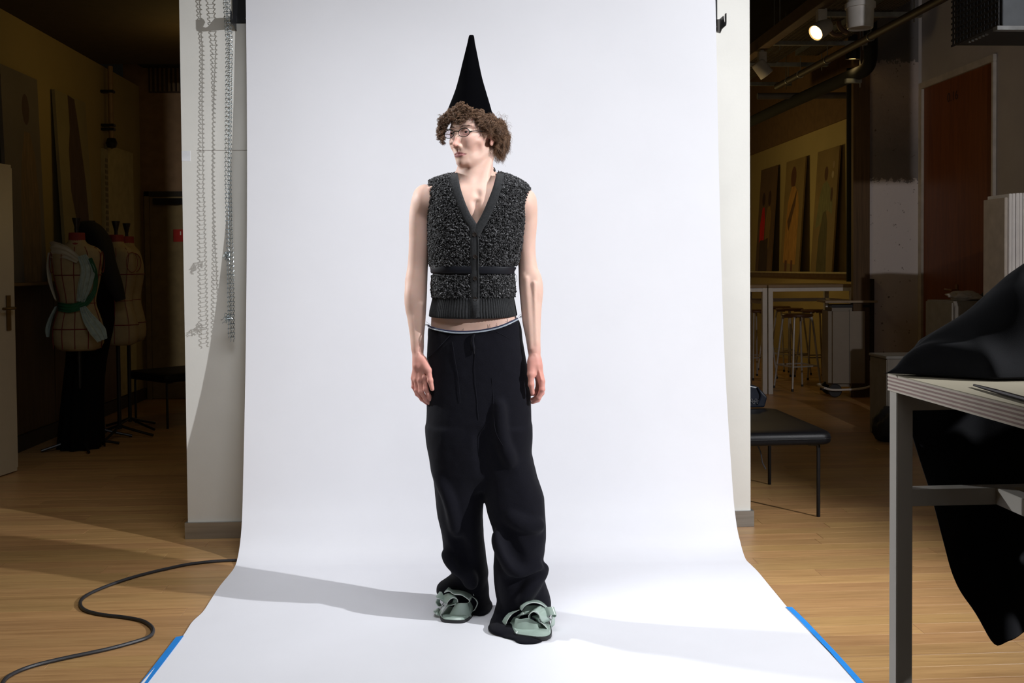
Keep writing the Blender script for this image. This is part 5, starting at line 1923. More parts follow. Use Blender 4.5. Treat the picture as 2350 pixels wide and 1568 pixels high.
def concrete():
    m = bpy.data.materials.new('patched_concrete')
    nt, b = nt_of(m)
    N, L = nt.nodes, nt.links
    tc = N.new('ShaderNodeTexCoord')
    sx = N.new('ShaderNodeSeparateXYZ'); L.new(tc.outputs['Object'], sx.inputs[0])
    n1 = N.new('ShaderNodeTexNoise'); n1.inputs['Scale'].default_value = 16; n1.inputs['Detail'].default_value = 9; n1.inputs['Roughness'].default_value = 0.7
    L.new(tc.outputs['Object'], n1.inputs['Vector'])
    n2 = N.new('ShaderNodeTexNoise'); n2.inputs['Scale'].default_value = 2.5; n2.inputs['Detail'].default_value = 4
    L.new(tc.outputs['Object'], n2.inputs['Vector'])
    # plaster edge at a height, ragged
    ma = N.new('ShaderNodeMath'); ma.operation = 'MULTIPLY_ADD'; L.new(n1.outputs['Fac'], ma.inputs[0]); ma.inputs[1].default_value = 0.30
    L.new(sx.outputs['Z'], ma.inputs[2])
    zc = PV(2050, 415, vc).z + 0.15
    def step(lo, hi, inp, a, b_):
        r = N.new('ShaderNodeMapRange'); r.inputs[1].default_value = lo; r.inputs[2].default_value = hi
        r.inputs[3].default_value = a; r.inputs[4].default_value = b_
        L.new(inp, r.inputs[0]); return r.outputs[0]
    up = step(zc - 0.008, zc + 0.008, ma.outputs[0], 0, 1)
    z2 = PV(2050, 142, vc).z + 0.15
    up2 = step(z2 - 0.01, z2 + 0.01, ma.outputs[0], 0, 1)
    z3 = PV(2050, 290, vc).z + 0.15
    mid = step(z3 - 0.25, z3 + 0.25, ma.outputs[0], 0, 1)
    pits = step(0.335, 0.385, n1.outputs['Fac'], 1, 0)
    def mix(f, a, b_):
        x = N.new('ShaderNodeMix'); x.data_type = 'RGBA'
        if isinstance(f, float): x.inputs[0].default_value = f
        else: L.new(f, x.inputs[0])
        for inp, v in ((x.inputs[6], a), (x.inputs[7], b_)):
            if isinstance(v, tuple): inp.default_value = (*v, 1)
            else: L.new(v, inp)
        return x.outputs[2]
    grey = mix(n2.outputs['Fac'], (0.16, 0.145, 0.14), (0.24, 0.22, 0.21))
    plaster = (0.60, 0.55, 0.53)
    c1 = mix(up, plaster, grey)
    c2 = mix(mid, c1, mix(n2.outputs['Fac'], (0.36, 0.30, 0.27), (0.42, 0.36, 0.33)))
    c3 = mix(up2, c2, (0.14, 0.13, 0.125))
    c4 = mix(pits, c3, (0.10, 0.075, 0.06))
    L.new(c4, b.inputs['Base Color'])
    b.inputs['Roughness'].default_value = 0.9
    bp = N.new('ShaderNodeBump'); bp.inputs['Strength'].default_value = 0.5; bp.inputs['Distance'].default_value = 0.01
    L.new(n1.outputs['Fac'], bp.inputs['Height']); L.new(bp.outputs[0], b.inputs['Normal'])
    return m


colm.data.materials.append(concrete())
struct(MB().box((xw, vc - 0.01, 0), (xa - 0.001, vc + 0.04, 4.1)).build('column_wood', wood_mat('column_boards', (0.05, 0.027, 0.009), (0.11, 0.062, 0.024), 0.7, (14, 14, 0.5), 0.1)))
struct(MB().box((xa, vc - 0.03, 0.35), (xa + 0.035, vc - 0.0005, PV(2000, 640, vc).z)).build('trim_5', mat('dark_strip', (0.02, 0.01, 0.006), 0.8)))
struct(MB().box((xb, vc + 0.0, 0), (UR - 0.001, vc + 0.42, 4.1)).build('wall_return', M_GREYW))
# grey wall skin over the near part of the right wall
struct(MB().box((UR - 0.012, 6.0, 0), (UR - 0.0005, vc - 0.002, 4.1)).build('wall_right_near', M_GREYW))
WS = UR - 0.012
dA, dB = PU(2122, 197, WS), PU(2283, 150, WS)
dz = (dA.z + dB.z) / 2
print('door', dA, dB)
dr = thing('door_1', None, None, (0, 0, 0)); dr['kind'] = 'structure'
M_DOOR = wood_mat('door_veneer', (0.11, 0.028, 0.005), (0.19, 0.055, 0.010), 0.45, (6, 6, 0.35), 0.05)
MB().box((WS - 0.006, dB.y, 0.005), (WS - 0.0005, dA.y, dz), 0.002).build('leaf', M_DOOR, dr)
M_TRIMB = mat('painted_frame', (0.42, 0.38, 0.33), 0.6)
MB().box((WS - 0.03, dA.y, 0), (WS - 0.0005, dA.y + 0.09, dz - 0.001), 0.003).build('jamb', M_TRIMB, dr)
MB().box((WS - 0.03, dA.y + 0.095, 0), (WS - 0.0005, dA.y + 0.13, dz - 0.001), 0.003).build('jamb', M_TRIMB, dr)
MB().box((WS - 0.03, dB.y - 0.03, 0), (WS - 0.0005, dB.y, dz - 0.001), 0.003).build('jamb', M_TRIMB, dr)
MB().box((WS - 0.03, dB.y - 0.03, dz), (WS - 0.0005, dA.y + 0.13, dz + 0.06), 0.003).build('head_frame', M_TRIMB, dr)
hp = PU(2196, 666, WS - 0.01)
m = MB().tube([hp, hp + Vector((-0.05, 0, 0)), hp + Vector((-0.052, 0.02, 0)), hp + Vector((-0.05, 0.12, 0.004))], 0.009, 8)
m.box(hp + Vector((-0.006, -0.02, -0.10)), hp + Vector((0.004, 0.02, 0.05)), 0.002)
m.build('door_handle', mat('brass_handle', (0.45, 0.30, 0.15), 0.3, 0.9), dr, True)


def lettering(txt, size, loc, rot, m_, name, parent=None, extr=0.0008):
    cu = bpy.data.curves.new(name, 'FONT'); cu.body = txt; cu.size = size; cu.extrude = extr
    cu.align_x = 'CENTER'; cu.align_y = 'CENTER'
    t = bpy.data.objects.new(name + '_tmp', cu); COL.objects.link(t)
    bpy.context.view_layer.update()
    me = bpy.data.meshes.new_from_object(t)
    bpy.data.objects.remove(t)
    o = bpy.data.objects.new(name, me); COL.objects.link(o)
    me.materials.clear(); me.materials.append(m_)
    o.location = loc; o.rotation_euler = rot
    if parent: o.parent = parent
    return o


nP = PU(2186, 222, WS - 0.0075)
lettering('0.16', 0.115, nP, (math.pi / 2, 0, -math.pi / 2), mat('dark_number', (0.03, 0.012, 0.006), 0.5), 'room_number', dr)

# ---- posters: flat printed boards leaning on the wall
def poster(name, u_top, u_bot, va, vb, z0, z1, figs, bg, label, thick=0.022, sgn=1):
    """va..vb along the wall; figs: list of (polygon[(s,t)], colour), s across 0..1, t up 0..1"""
    t_ = thing(name, label, 'poster', (0, 0, 0), 0, 'photo boards leaning on the wall ledges')
    def pt(s, t, off):
        return Vector((u_bot + (u_top - u_bot) * t + sgn * off, va + (vb - va) * s, z0 + (z1 - z0) * t))
    m = MB()
    vs_ = [pt(0, 0, 0), pt(1, 0, 0), pt(1, 1, 0), pt(0, 1, 0), pt(0, 0, thick), pt(1, 0, thick), pt(1, 1, thick), pt(0, 1, thick)]
    m.add(vs_, [(0, 1, 2, 3), (4, 5, 6, 7), (0, 1, 5, 4), (1, 2, 6, 5), (2, 3, 7, 6), (3, 0, 4, 7)])
    m.build('board', mat('print_' + name + label[:24], tuple(1.15 * c for c in bg), 0.6, var=0.12, scale=3), t_)
    m = MB(); mats = []
    for i, (poly, col_) in enumerate(figs):
        m.mi = i
        mats.append(mat('ink%.3f_%.3f_%.3f' % col_, tuple(min(1, 1.25 * c) for c in col_), 0.6, var=0.25, scale=12, stretch=(1, 3, 0.6)))
        off = thick + 0.0004 + i * 0.00025
        m.add([pt(s, t, off) for s, t in poly], [tuple(range(len(poly)))])
    m.build('printed_figure', None, t_, mats=mats)
    return t_


def oval(cx, cy, rx, ry, n=14):
    return [(cx + rx * math.cos(2 * math.pi * k / n), cy + ry * math.sin(2 * math.pi * k / n)) for k in range(n)]


M_RAIL = mat('pale_ledge', (0.55, 0.48, 0.30), 0.6)
zl = 1.165
for (pxl, pyl, pxr, pyr, pb, figs, bg, lab) in (
    (1748, 390, 1784, 380, 622, [(oval(.30, .70, .10, .065), (0.04, 0.02, 0.015)), (oval(.68, .70, .10, .075), (0.05, 0.025, 0.018)), ([(.15, .28), (.45, .30), (.45, .50), (.38, .62), (.26, .62), (.15, .45)], (0.55, 0.012, 0.012)), ([(.52, .20), (.78, .22), (.84, .55), (.74, .62), (.58, .62), (.50, .50)], (0.22, 0.14, 0.05)), ([(.2, 0), (.75, 0), (.72, .32), (.45, .30), (.2, .30)], (0.05, 0.03, 0.015))], (0.14, 0.085, 0.045), 'photo board of two figures, one in red, farthest along the yellow wall'),
    (1806, 372, 1850, 359, 624, [(oval(.45, .84, .14, .10), (0.10, 0.04, 0.02)), ([(.15, .08), (.80, .06), (.82, .55), (.72, .70), (.55, .76), (.38, .76), (.22, .62), (.15, .3)], (0.36, 0.19, 0.05)), ([(.25, .45), (.68, .74), (.62, .60), (.34, .36)], (0.10, 0.05, 0.02)), ([(.25, 0), (.36, 0), (.36, .10), (.25, .1)], (0.12, 0.05, 0.03)), ([(.56, 0), (.66, 0), (.66, .10), (.56, .1)], (0.12, 0.05, 0.03))], (0.24, 0.17, 0.07), 'photo board of a figure in an ochre robe, middle one on the yellow wall'),
    (1878, 350, 1928, 333, 624, [(oval(.48, .80, .085, .06), (0.09, 0.04, 0.02)), ([(.10, .36), (.30, .38), (.62, .50), (.86, .46), (.84, .58), (.70, .68), (.52, .74), (.36, .72), (.22, .62)], (0.17, 0.17, 0.08)), ([(.26, 0), (.72, 0), (.66, .40), (.56, .50), (.44, .48), (.30, .30)], (0.09, 0.08, 0.035)), (oval(.78, .62, .05, .06), (0.07, 0.03, 0.015)), (oval(.78, .78, .05, .03), (0.4, 0.33, 0.22)), (oval(.80, .86, .05, .03), (0.3, 0.22, 0.14))], (0.20, 0.11, 0.035), 'photo board of a figure with striped sleeves, nearest one on the yellow wall')):
    a, b = PU(pxl, pyl, UR - 0.05), PU(pxr, pyr, UR - 0.05)
    poster('photo_board', UR - 0.035, UR - 0.13, a.y, b.y, zl + 0.021, (a.z + b.z) / 2, figs, bg, lab, 0.02, -1)
p1_, p2_ = PU(1738, 625, UR - 0.1), PU(1956, 625, UR - 0.1)
rl_ = thing('ledge', 'pale wooden ledge under the three photo boards on the yellow wall', 'ledge')
MB().box((UR - 0.17, vc + 0.45, zl), (UR - 0.0008, 14.85, zl + 0.02), 0.002).build('shelf_board', M_RAIL, rl_)
MB().box((UR - 0.02, vc + 0.45, zl - 0.05), (UR - 0.0008, 14.85, zl - 0.0005), 0.001).build('backing_strip', M_RAIL, rl_)
struct(MB().box((UR - 0.03, vc + 0.43, 2.93), (UR - 0.0006, 14.88, 4.09)).build('trim_6', M_BROWNW))

# ---- high tables
M_TT = mat('table_wood', (0.25, 0.17, 0.09), 0.5, var=0.1)


def high_table(loc, L_, D_, Hh, label):
    t = thing('high_table', label, 'table', loc)
    MB().box((0, 0, Hh - 0.03), (L_, D_, Hh), 0.003).build('table_top', M_TT, t)
    for x in (0, L_ - 0.045):
        for y in (0, D_ - 0.045):
            MB().box((x, y, 0), (x + 0.045, y + 0.045, Hh - 0.03), 0.002).build('leg', M_WHITEMETAL, t)
    for z in (Hh - 0.065, Hh - 0.19):
        for y in (0.005, D_ - 0.04):
            if z > Hh - 0.1 or y > 0.1:
                MB().box((0.045, y, z), (L_ - 0.045, y + 0.035, z + 0.035), 0.001).build('rail', M_WHITEMETAL, t)
        for x in (0.005, L_ - 0.04):
            MB().box((x, 0.045, z), (x + 0.035, D_ - 0.045, z + 0.035), 0.001).build('rail', M_WHITEMETAL, t)
    return t


tp = FL(1764, 905)
tw = PV(1963, 660, tp.y).x - tp.x
high_table((tp.x, tp.y, 0), tw, 0.75, 1.075, 'long white-legged high table beside the stools and the trolley')
high_table((tp.x - 1.66, tp.y + 0.01, 0), 1.65, 0.75, 1.075, 'high table half hidden behind the white wall')

# ---- stools
def make_stool(label):
    t = thing('bar_stool', label, 'stool', (0, 0, 0), 0, 'tubular bar stools at the high tables')
    MB().lathe([(0.0, 0.745), (0.15, 0.745), (0.158, 0.752), (0.158, 0.762), (0.15, 0.770), (0.0, 0.768)], n=28).build('seat', mat('stool_wood', (0.10, 0.04, 0.015), 0.4), t, True)
    for k in range(4):
        a = math.pi / 4 + k * math.pi / 2
        c_, s_ = math.cos(a), math.sin(a)
        pts = spline([(0.05 * c_, 0.05 * s_, 0.737), (0.125 * c_, 0.125 * s_, 0.735), (0.150 * c_, 0.150 * s_, 0.70), (0.19 * c_, 0.19 * s_, 0.38), (0.235 * c_, 0.235 * s_, 0.02)], 5)
        lg = MB().tube(pts, 0.0105, 8).build('leg', mat('grey_tube', (0.40, 0.37, 0.34), 0.4, 0.2), t, True)
        MB().lathe([(0.0125, 0), (0.0125, 0.025), (0.0, 0.027)], (0.237 * c_, 0.237 * s_, 0), 10).build('foot_cap', M_RUBBER, lg)
    ring = []
    for k in range(4):
        a = math.pi / 4 + k * math.pi / 2
        ring.append(Vector((0.207 * math.cos(a), 0.207 * math.sin(a), 0.245)))
    m = MB()
    for k in range(4): m.bar(ring[k], ring[(k + 1) % 4], 0.014)
    m.build('footrest', MATS['grey_tube'], t)
    return t


stools = [((1830, 893), 0.25, 'bar stool nearest the camera, right of the white table leg'), ((1812, 860), 0.5, 'bar stool behind the nearest one, second from the white table leg'),
          ((1871, 868), 0.1, 'bar stool farthest right, partly behind the trolley'), ((1784, 849), 0.8, 'bar stool deep under the table just behind the white leg'), ((1733, 868), 0.4, 'bar stool at the left beside the white wall edge')]
proto = make_stool(stools[0][2])
for i, ((px, py), rz, lab) in enumerate(stools):
    o = proto if i == 0 else copy_tree(proto)
    p = FL(px, py)
    o.location = (p.x, p.y, 0); o.rotation_euler = (0, 0, rz); o['label'] = lab

# ---- trolley
tb = FL(1942, 908)
tr_ = thing('trolley', 'white panelled trolley on a tube frame in front of the columns', 'trolley', (tb.x, tb.y, 0), -0.12)
M_TRO = mat('cream_panel', (0.26, 0.22, 0.17), 0.5, var=0.03)
MB().box((-0.20, -0.15, 0.10), (0.17, 0.16, 0.86), 0.035).build('body_panel', M_TRO, tr_, True)
MB().box((-0.012, -0.1515, 0.12), (-0.009, -0.149, 0.84)).build('seam', M_BLACKMETAL, tr_)
MB().box((-0.17, -0.13, 0.86), (0.20, 0.14, 0.885)).build('inner_tray', M_BLACKMETAL, tr_)
MB().box((-0.24, -0.17, 0.905), (0.25, 0.18, 0.925), 0.003).build('top_board', mat('top_board', (0.35, 0.27, 0.18), 0.5), tr_)
for x in (-0.20, 0.21):
    MB().box((x, -0.02, 0.86), (x + 0.02, 0.0, 0.906)).build('bracket', M_WHITEMETAL, tr_)
m = MB().tube(spline([(-0.24, -0.16, 0.09), (-0.15, -0.18, 0.075), (0.1, -0.18, 0.09), (0.20, -0.17, 0.12), (0.245, -0.16, 0.11), (0.25, -0.16, 0.0)], 5), 0.011, 8)
m.tube([(-0.24, -0.16, 0.09), (-0.24, 0.15, 0.09), (0.25, 0.15, 0.09), (0.25, 0.15, 0)], 0.011, 8)
m.build('tube_frame', M_WHITEMETAL, tr_, True)
for x, y in ((-0.14, -0.14), (-0.14, 0.12)):
    MB().lathe([(0.0, 0), (0.058, 0), (0.065, 0.006), (0.065, 0.024), (0.058, 0.03), (0.0, 0.03)], (x, y, 0.065), 24, (0, 1, 0)).build('wheel', M_RUBBER, tr_, True)

# ---- benches
def bench(loc, rz, L_, D_, label):
    t = thing('leather_bench', label, 'bench', loc, rz, 'black leather benches')
    rings = []
    for z, ins in ((0.371, 0.024), (0.374, 0.010), (0.382, 0.002), (0.392, 0.0), (0.405, 0.0), (0.420, 0.002), (0.431, 0.010), (0.438, 0.024), (0.443, 0.07), (0.446, 0.16)):
        r_, R0 = [], 0.06
        for cx_, cy_, a0_ in ((L_ - R0, R0, -90), (L_ - R0, D_ - R0, 0), (R0, D_ - R0, 90), (R0, R0, 180)):
            for k in range(7):
                a = math.radians(a0_ + 15 * k)
                x, y = cx_ + R0 * math.cos(a), cy_ + R0 * math.sin(a)
                r_.append(Vector((L_ / 2 + (x - L_ / 2) * (1 - 2 * ins / L_), D_ / 2 + (y - D_ / 2) * (1 - 2 * ins / D_), z)))
        rings.append(r_ + [r_[0]])
    v_, f_ = quad_strip(rings)
    n_ = len(rings[0])
    f_ += [tuple(range(n_ - 1)), tuple(len(v_) - 2 - k for k in range(n_ - 1))]
    so_ = mesh_obj('seat', v_, f_, M_BLKLEATHER, t, True)
    bm = bmesh.new(); bm.from_mesh(so_.data)
    bmesh.ops.remove_doubles(bm, verts=bm.verts[:], dist=1e-5)
    bmesh.ops.recalc_face_normals(bm, faces=bm.faces[:])
    bm.to_mesh(so_.data); bm.free()
    m = MB()
    ring_ = []
    for cx_, cy_, a0_ in ((L_ - 0.06, 0.06, -90), (L_ - 0.06, D_ - 0.06, 0), (0.06, D_ - 0.06, 90), (0.06, 0.06, 180)):
        for k in range(7):
            a = math.radians(a0_ + 15 * k)
            ring_.append(Vector((cx_ + 0.0605 * math.cos(a), cy_ + 0.0605 * math.sin(a), 0.403)))
    m.tube(ring_, 0.0026, 6, closed=True)
    m.build('piping', M_BLKLEATHER, t)
    for x in (0.06, L_ - 0.06):
        for y in (0.06, D_ - 0.06):
            sx_ = 1 if x > L_ / 2 else -1
            MB().tube(spline([(x - sx_ * 0.05, y, 0.370), (x - sx_ * 0.008, y, 0.366), (x, y, 0.35), (x, y, 0.18), (x, y, 0.0)], 4), 0.0095, 10).build('leg', M_BLACKMETAL, t, True)
    return t


ct, st_ = math.cos(0.0), 0
nr = FL(1907, 1002, 0.41)      # near right corner of the seat
fr_ = FL(1752, 936, 0.43)
ft1, ft2 = FL(1878, 1186), FL(1766, 1112)
rzb = math.atan2(-(ft2.x - ft1.x), ft2.y - ft1.y)
LB, DB = 1.2, (ft2 - ft1).length + 0.12
ax_x = Vector((math.cos(rzb), math.sin(rzb), 0))
ax_y = Vector((-math.sin(rzb), math.cos(rzb), 0))
org = Vector((ft1.x, ft1.y, 0)) + ax_x * 0.06 - ax_y * 0.06 - ax_x * LB
print('bench', nr, fr_, rzb, org)
b1 = bench(org, rzb, LB, DB, 'black leather bench emerging from behind the white wall on the right')
sp_ = FL(1744, 1022, 0.37)
m = MB().tube(spline([(sp_.x, sp_.y + 0.05, 0.37), PC(1746, 1040, 5.0), PC(1749, 1060, 5.0), PC(1757, 1077, 5.0)], 4), 0.0035, 6)
tag(m.build('hanging_strap', M_RUBBER, None, True), 'thin black strap hanging below the right bench', 'strap')
A_ = FL(376, 861, 0.44); B_ = FL(286, 850, 0.44)
dAB = (Vector((B_.x, B_.y)) - Vector((A_.x, A_.y))).length
rz2 = math.atan2(B_.y - A_.y, B_.x - A_.x) - math.pi / 2
print('bench2', A_, B_, dAB, rz2)
bench((A_.x, A_.y, 0), rz2, 1.3, dAB, 'black leather bench in the dark beside the dress forms')

# handbag on the right bench
hb_ = FL(1738, 936, 0.447)
bag = thing('handbag', 'dark leather handbag with silver buckles on the right bench', 'bag', (hb_.x, hb_.y, 0.447))
M_BAGL = mat('navy_leather', (0.012, 0.016, 0.028), 0.35, bump=0.3, bscale=60)
m = MB()
m.prism([(-0.16, 0, 0), (0.045, 0, 0), (0.062, 0, 0.06), (0.04, 0, 0.085), (0.0, 0, 0.125), (-0.05, 0, 0.135), (-0.16, 0, 0.13)], (0, 0.09, 0))
o = m.build('bag_body', M_BAGL, bag); bv = o.modifiers.new('b', 'BEVEL'); bv.width = 0.012; bv.segments = 3
MB().tube(spline([(0.0, -0.004, 0.12), (0.02, -0.006, 0.07), (0.0, -0.006, 0.02)], 5), 0.005, 6).build('strap', M_BAGL, bag, True)
for k in range(4):
    MB().tube([Vector((-0.035 + 0.012 * k + 0.006 * math.cos(a), -0.008, 0.045 - 0.012 * (k % 2) + 0.009 * math.sin(a))) for a in np.linspace(0, 6.28, 10)[:-1]], 0.0014, 5, closed=True).build('buckle', mat('silver', (0.7, 0.7, 0.72), 0.2, 1.0), bag)
# ================================================================== CEILING SERVICES ON THE RIGHT
M_STRUT = mat('galvanised_strut', (0.30, 0.32, 0.33), 0.45, 0.6, var=0.15, scale=20)
M_TRACK = mat('brown_track', (0.10, 0.065, 0.035), 0.6)
M_WHITEFIT = mat('white_fitting', (0.50, 0.49, 0.47), 0.4)
M_MESH = mat('tray_steel', (0.09, 0.075, 0.05), 0.5, 0.4)
M_PIPE2 = mat('dark_pipe', (0.035, 0.022, 0.015), 0.6)
zt_ = 3.2
a, b = PC(1722, 136, 9.3), PC(1916, 2, 7.27)
ut = (a.x + b.x) / 2
tk = MB(); tk.box((ut - 0.045, 7.0, zt_), (ut + 0.045, 14.0, zt_ + 0.10), 0.002)
tag(tk.build('lighting_track', M_TRACK), 'long brown lighting track running into depth under the open ceiling', 'track')
# struts with threaded rods
struts = [(1890, 2120, 33, 8.07), (1775, 2000, 99, 9.13), (1700, 1903, 148, 10.1), (1690, 1818, 193, 11.2), (1940, 1977, 186, 9.35)]
for i, (x0, x1, y_, Y) in enumerate(struts):
    p, q = PC(x0, y_, Y), PC(x1, y_, Y)
    lab = ['galvanised strut nearest the camera under the cable trays', 'galvanised strut second from the camera under the cable trays', 'galvanised strut third from the camera under the cable trays',
           'galvanised strut farthest from the camera under the cable trays', 'short galvanised strut fixed beside the wooden column'][i]
    t = thing('ceiling_strut', lab, 'strut', (0, 0, 0), 0, 'galvanised struts under the open ceiling')
    MB().box((p.x, p.y - 0.02, p.z - 0.02), (q.x, p.y + 0.02, p.z + 0.02), 0.002).build('channel', M_STRUT, t)
    for x in (p.x + 0.06, q.x - 0.06) if i < 4 else (q.x - 0.01,):
        MB().tube([(x, p.y, p.z - 0.06), (x, p.y, 4.1)], 0.005, 6).build('threaded_rod', M_STRUT, t)
# perforated cable trays lying on the struts
def tray(u0, u1, z, v0, v1, label):
    t = thing('cable_tray', label, 'tray', (0, 0, 0), 0, 'cable trays under the open ceiling')
    m = MB(); m.box((u0, v0, z), (u0 + 0.003, v1, z + 0.06)); m.build('side_rail', M_STRUT, t)
    m = MB(); m.box((u1 - 0.003, v0, z), (u1, v1, z + 0.06)); m.build('side_rail', M_STRUT, t)
    g = MB()
    n = int((v1 - v0) / 0.035)
    for k in range(n):
        y = v0 + k * 0.035
        g.box((u0, y, z), (u1, y + 0.016, z + 0.003))
    for k in range(1, 8):
        x = u0 + (u1 - u0) * k / 8
        g.box((x, v0, z + 0.0005), (x + 0.012, v1, z + 0.0035))
    o = g.build('perforated_base', M_MESH, t); o['kind'] = 'stuff'
    c_ = MB()
    for k in range(5):
        x = u0 + 0.04 + k * (u1 - u0 - 0.08) / 4
        c_.tube([(x + 0.01 * math.sin(j + k), v0 + j * (v1 - v0) / 14, z + 0.018) for j in range(15)], 0.011, 6)
    o = c_.build('cables', mat('tray_cables', (0.05, 0.04, 0.03), 0.6), t); o['kind'] = 'stuff'


pz = PC(1890, 33, 8.07).z + 0.022
tray(ut + 0.12, ut + 0.48, pz, 7.3, 14.0, 'perforated cable tray running beside the lighting track')
tray(ut + 0.56, ut + 0.78, pz, 7.3, 9.6, 'narrow perforated cable tray beside the diagonal conduit')
# conduit with clips
a, b = PC(2156, 0, 7.1), PC(1783, 199, 10.5)
d = (b - a)
cd_ = thing('conduit', 'dark round conduit running diagonally below the cable trays', 'pipe', (0, 0, 0))
MB().tube([a - d * 0.04, b], 0.032, 14).build('pipe', M_PIPE2, cd_, True)
for t in (0.33, 0.60, 0.80, 0.9):
    c_ = a + d * t
    MB().tube([c_ - d.normalized() * 0.006, c_ + d.normalized() * 0.006], 0.038, 14).build('clip', M_STRUT, cd_, True)
    MB().tube([c_ + Vector((0, 0, 0.03)), Vector((c_.x, c_.y, pz - 0.002))], 0.004, 6).build('clip_rod', M_STRUT, cd_)
# blue grey tube
a, b = PC(1738, 221, 10.9), PC(1961, 219, 10.9)
tag(MB().tube([a, b], 0.035, 14).build('sprinkler_pipe', mat('blue_grey_tube', (0.12, 0.12, 0.14), 0.5), None, True), 'grey tube crossing below the trays in front of the ochre wall', 'pipe')
# black insulated duct with an elbow beside the column
pts = [PC(1997, 60, 9.2), PC(1998, 90, 9.2), PC(1997, 135, 9.2), PC(1985, 160, 9.25), PC(1950, 176, 9.5), PC(1880, 207, 10.2), PC(1800, 243, 11.2), PC(1722, 280, 12.4)]
tag(MB().tube(spline([PC(1997, -80, 9.2)] + pts, 5), 0.062, 14).build('insulated_duct', mat('black_foam', (0.008, 0.008, 0.008), 0.9), None, True), 'thick black insulated pipe bending down beside the concrete column', 'pipe')
a, b = PC(1949, 290, 9.85), PC(1949, 640, 9.85)
tag(MB().tube([Vector((a.x, a.y, 3.2)), Vector((a.x, a.y, 2.95)), Vector((a.x, a.y, 1.1))], 0.027, 12).build('black_downpipe', MATS['black_foam'], None, True), 'black vertical pipe along the wooden column', 'pipe')


# ---- track spotlights
def spotlight(px, py, Y, tgt, label, lit, col_):
    h = PC(px, py, Y)
    t = thing('track_spotlight', label, 'lamp', (0, 0, 0), 0, 'spotlights of the lighting track')
    d = (Vector(tgt) - h).normalized()
    body = MB().lathe([(0.0, -0.075), (0.05, -0.075), (0.062, -0.06), (0.066, 0.07), (0.060, 0.072), (0.058, 0.062), (0.0, 0.060)], h, 24, d)
    body.build('lamp_head', M_WHITEFIT if lit != 2 else M_BLACKMETAL, t, True)
    em = mat('warm_lens', (0.9, 0.8, 0.5), 0.3, emit=(1.0, 0.62, 0.22), emit_s=6.0) if lit else mat('dark_lens', (0.25, 0.24, 0.22), 0.3)
    MB().lathe([(0.0, 0.0635), (0.055, 0.0635), (0.0, 0.066)], h, 24, d).build('lens', em, t, True)
    up = Vector((h.x, h.y, h.z + 0.09))
    MB().box((h.x - 0.035, h.y - 0.03, h.z + 0.055), (h.x + 0.035, h.y + 0.03, h.z + 0.15), 0.004).build('driver_box', M_WHITEFIT if lit != 2 else M_BLACKMETAL, t)
    MB().tube([(h.x, h.y, h.z + 0.14), (h.x, h.y, h.z + 0.24)], 0.018, 10).build('stem', M_WHITEFIT if lit != 2 else M_BLACKMETAL, t)
    if lit:
        lamp('track_lamp_light', 'SPOT', h + d * 0.10, tgt, 3, col_, spot_size=math.radians(75), spot_blend=0.8, shadow_soft_size=0.05)
    return t


WARM = (1.0, 0.72, 0.30)
spotlight(1885, 66, 7.6, PC(1740, 175, 7.3), 'lit white track spotlight hanging beside the grey pail-shaped fitting', 1, WARM)
spotlight(1749, 158, 9.0, (UR, 9.0, 1.0), 'unlit white track spotlight near the white wall edge', 0, WARM)
spotlight(1957, 118, 9.3, (PC(1957, 118, 9.3).x, PC(1957, 118, 9.3).y + 0.3, 0.5), 'small black downlight glowing beside the black pipe', 2, WARM)
# pail-like fitting
pc_ = PC(1974, 0, 6.6)
zb_ = PC(1974, 66, 6.6).z; zm = PC(1974, 12, 6.6).z
t = thing('duct_cap', 'pale grey cylindrical duct cap hanging from the open ceiling', 'duct', (pc_.x, pc_.y, 0))
MB().lathe([(0.0, zb_ + 0.012), (0.072, zb_ + 0.012), (0.078, zb_), (0.082, zb_ + 0.004), (0.088, zm - 0.02)], n=32).build('cup', M_WHITEFIT, t, True)
MB().lathe([(0.086, zm - 0.022), (0.097, zm - 0.02), (0.097, zm + 0.012), (0.088, zm + 0.016)], n=32).build('collar', M_WHITEFIT, t, True)
MB().lathe([(0.084, zm + 0.012), (0.080, 4.08)], n=32).build('duct_tube', M_WHITEFIT, t, True)

# emergency lights / small box, far ducts
g = PC(1777, 116, 9.7)
t = thing('emergency_light', 'small white ceiling box with a green indicator above the unlit spotlight', 'lamp', (g.x, g.y, g.z))
MB().box((-0.08, -0.05, -0.02), (0.08, 0.05, 0.02), 0.004).build('housing', M_WHITEFIT, t)
MB().lathe([(0.004, 0), (0.004, 0.004), (0, 0.005)], (-0.073, -0.05, 0), 8, (0, -1, 0)).build('indicator', mat('green_led', (0, 0.6, 0.1), 0.4, emit=(0.05, 1.0, 0.25), emit_s=2.0), t)
MB().tube([(0, 0, 0.02), (0, 0, 0.7)], 0.004, 6).build('rod', M_STRUT, t)
# flexible branch ducts
for (pa, pb_, r, Y) in (((1905, 55), (1925, 80), 0.02, 8.4), ((1925, 45), (1940, 76), 0.02, 8.4)):
    m = MB().tube(spline([PC(pa[0], pa[1] - 30, Y), PC(pa[0], pa[1] + 10, Y), PC(pa[0] + 8, pa[1] + 24, Y), PC(pb_[0] + 6, pb_[1], Y)], 5), r, 10)
    tag(m.build('branch_pipe', mat('copper_brown', (0.16, 0.10, 0.07), 0.5), None, True), 'short bent branch pipe hanging between the spotlight and the duct cap' if pa[0] < 1910 else 'second bent branch pipe right beside the duct cap', 'pipe')
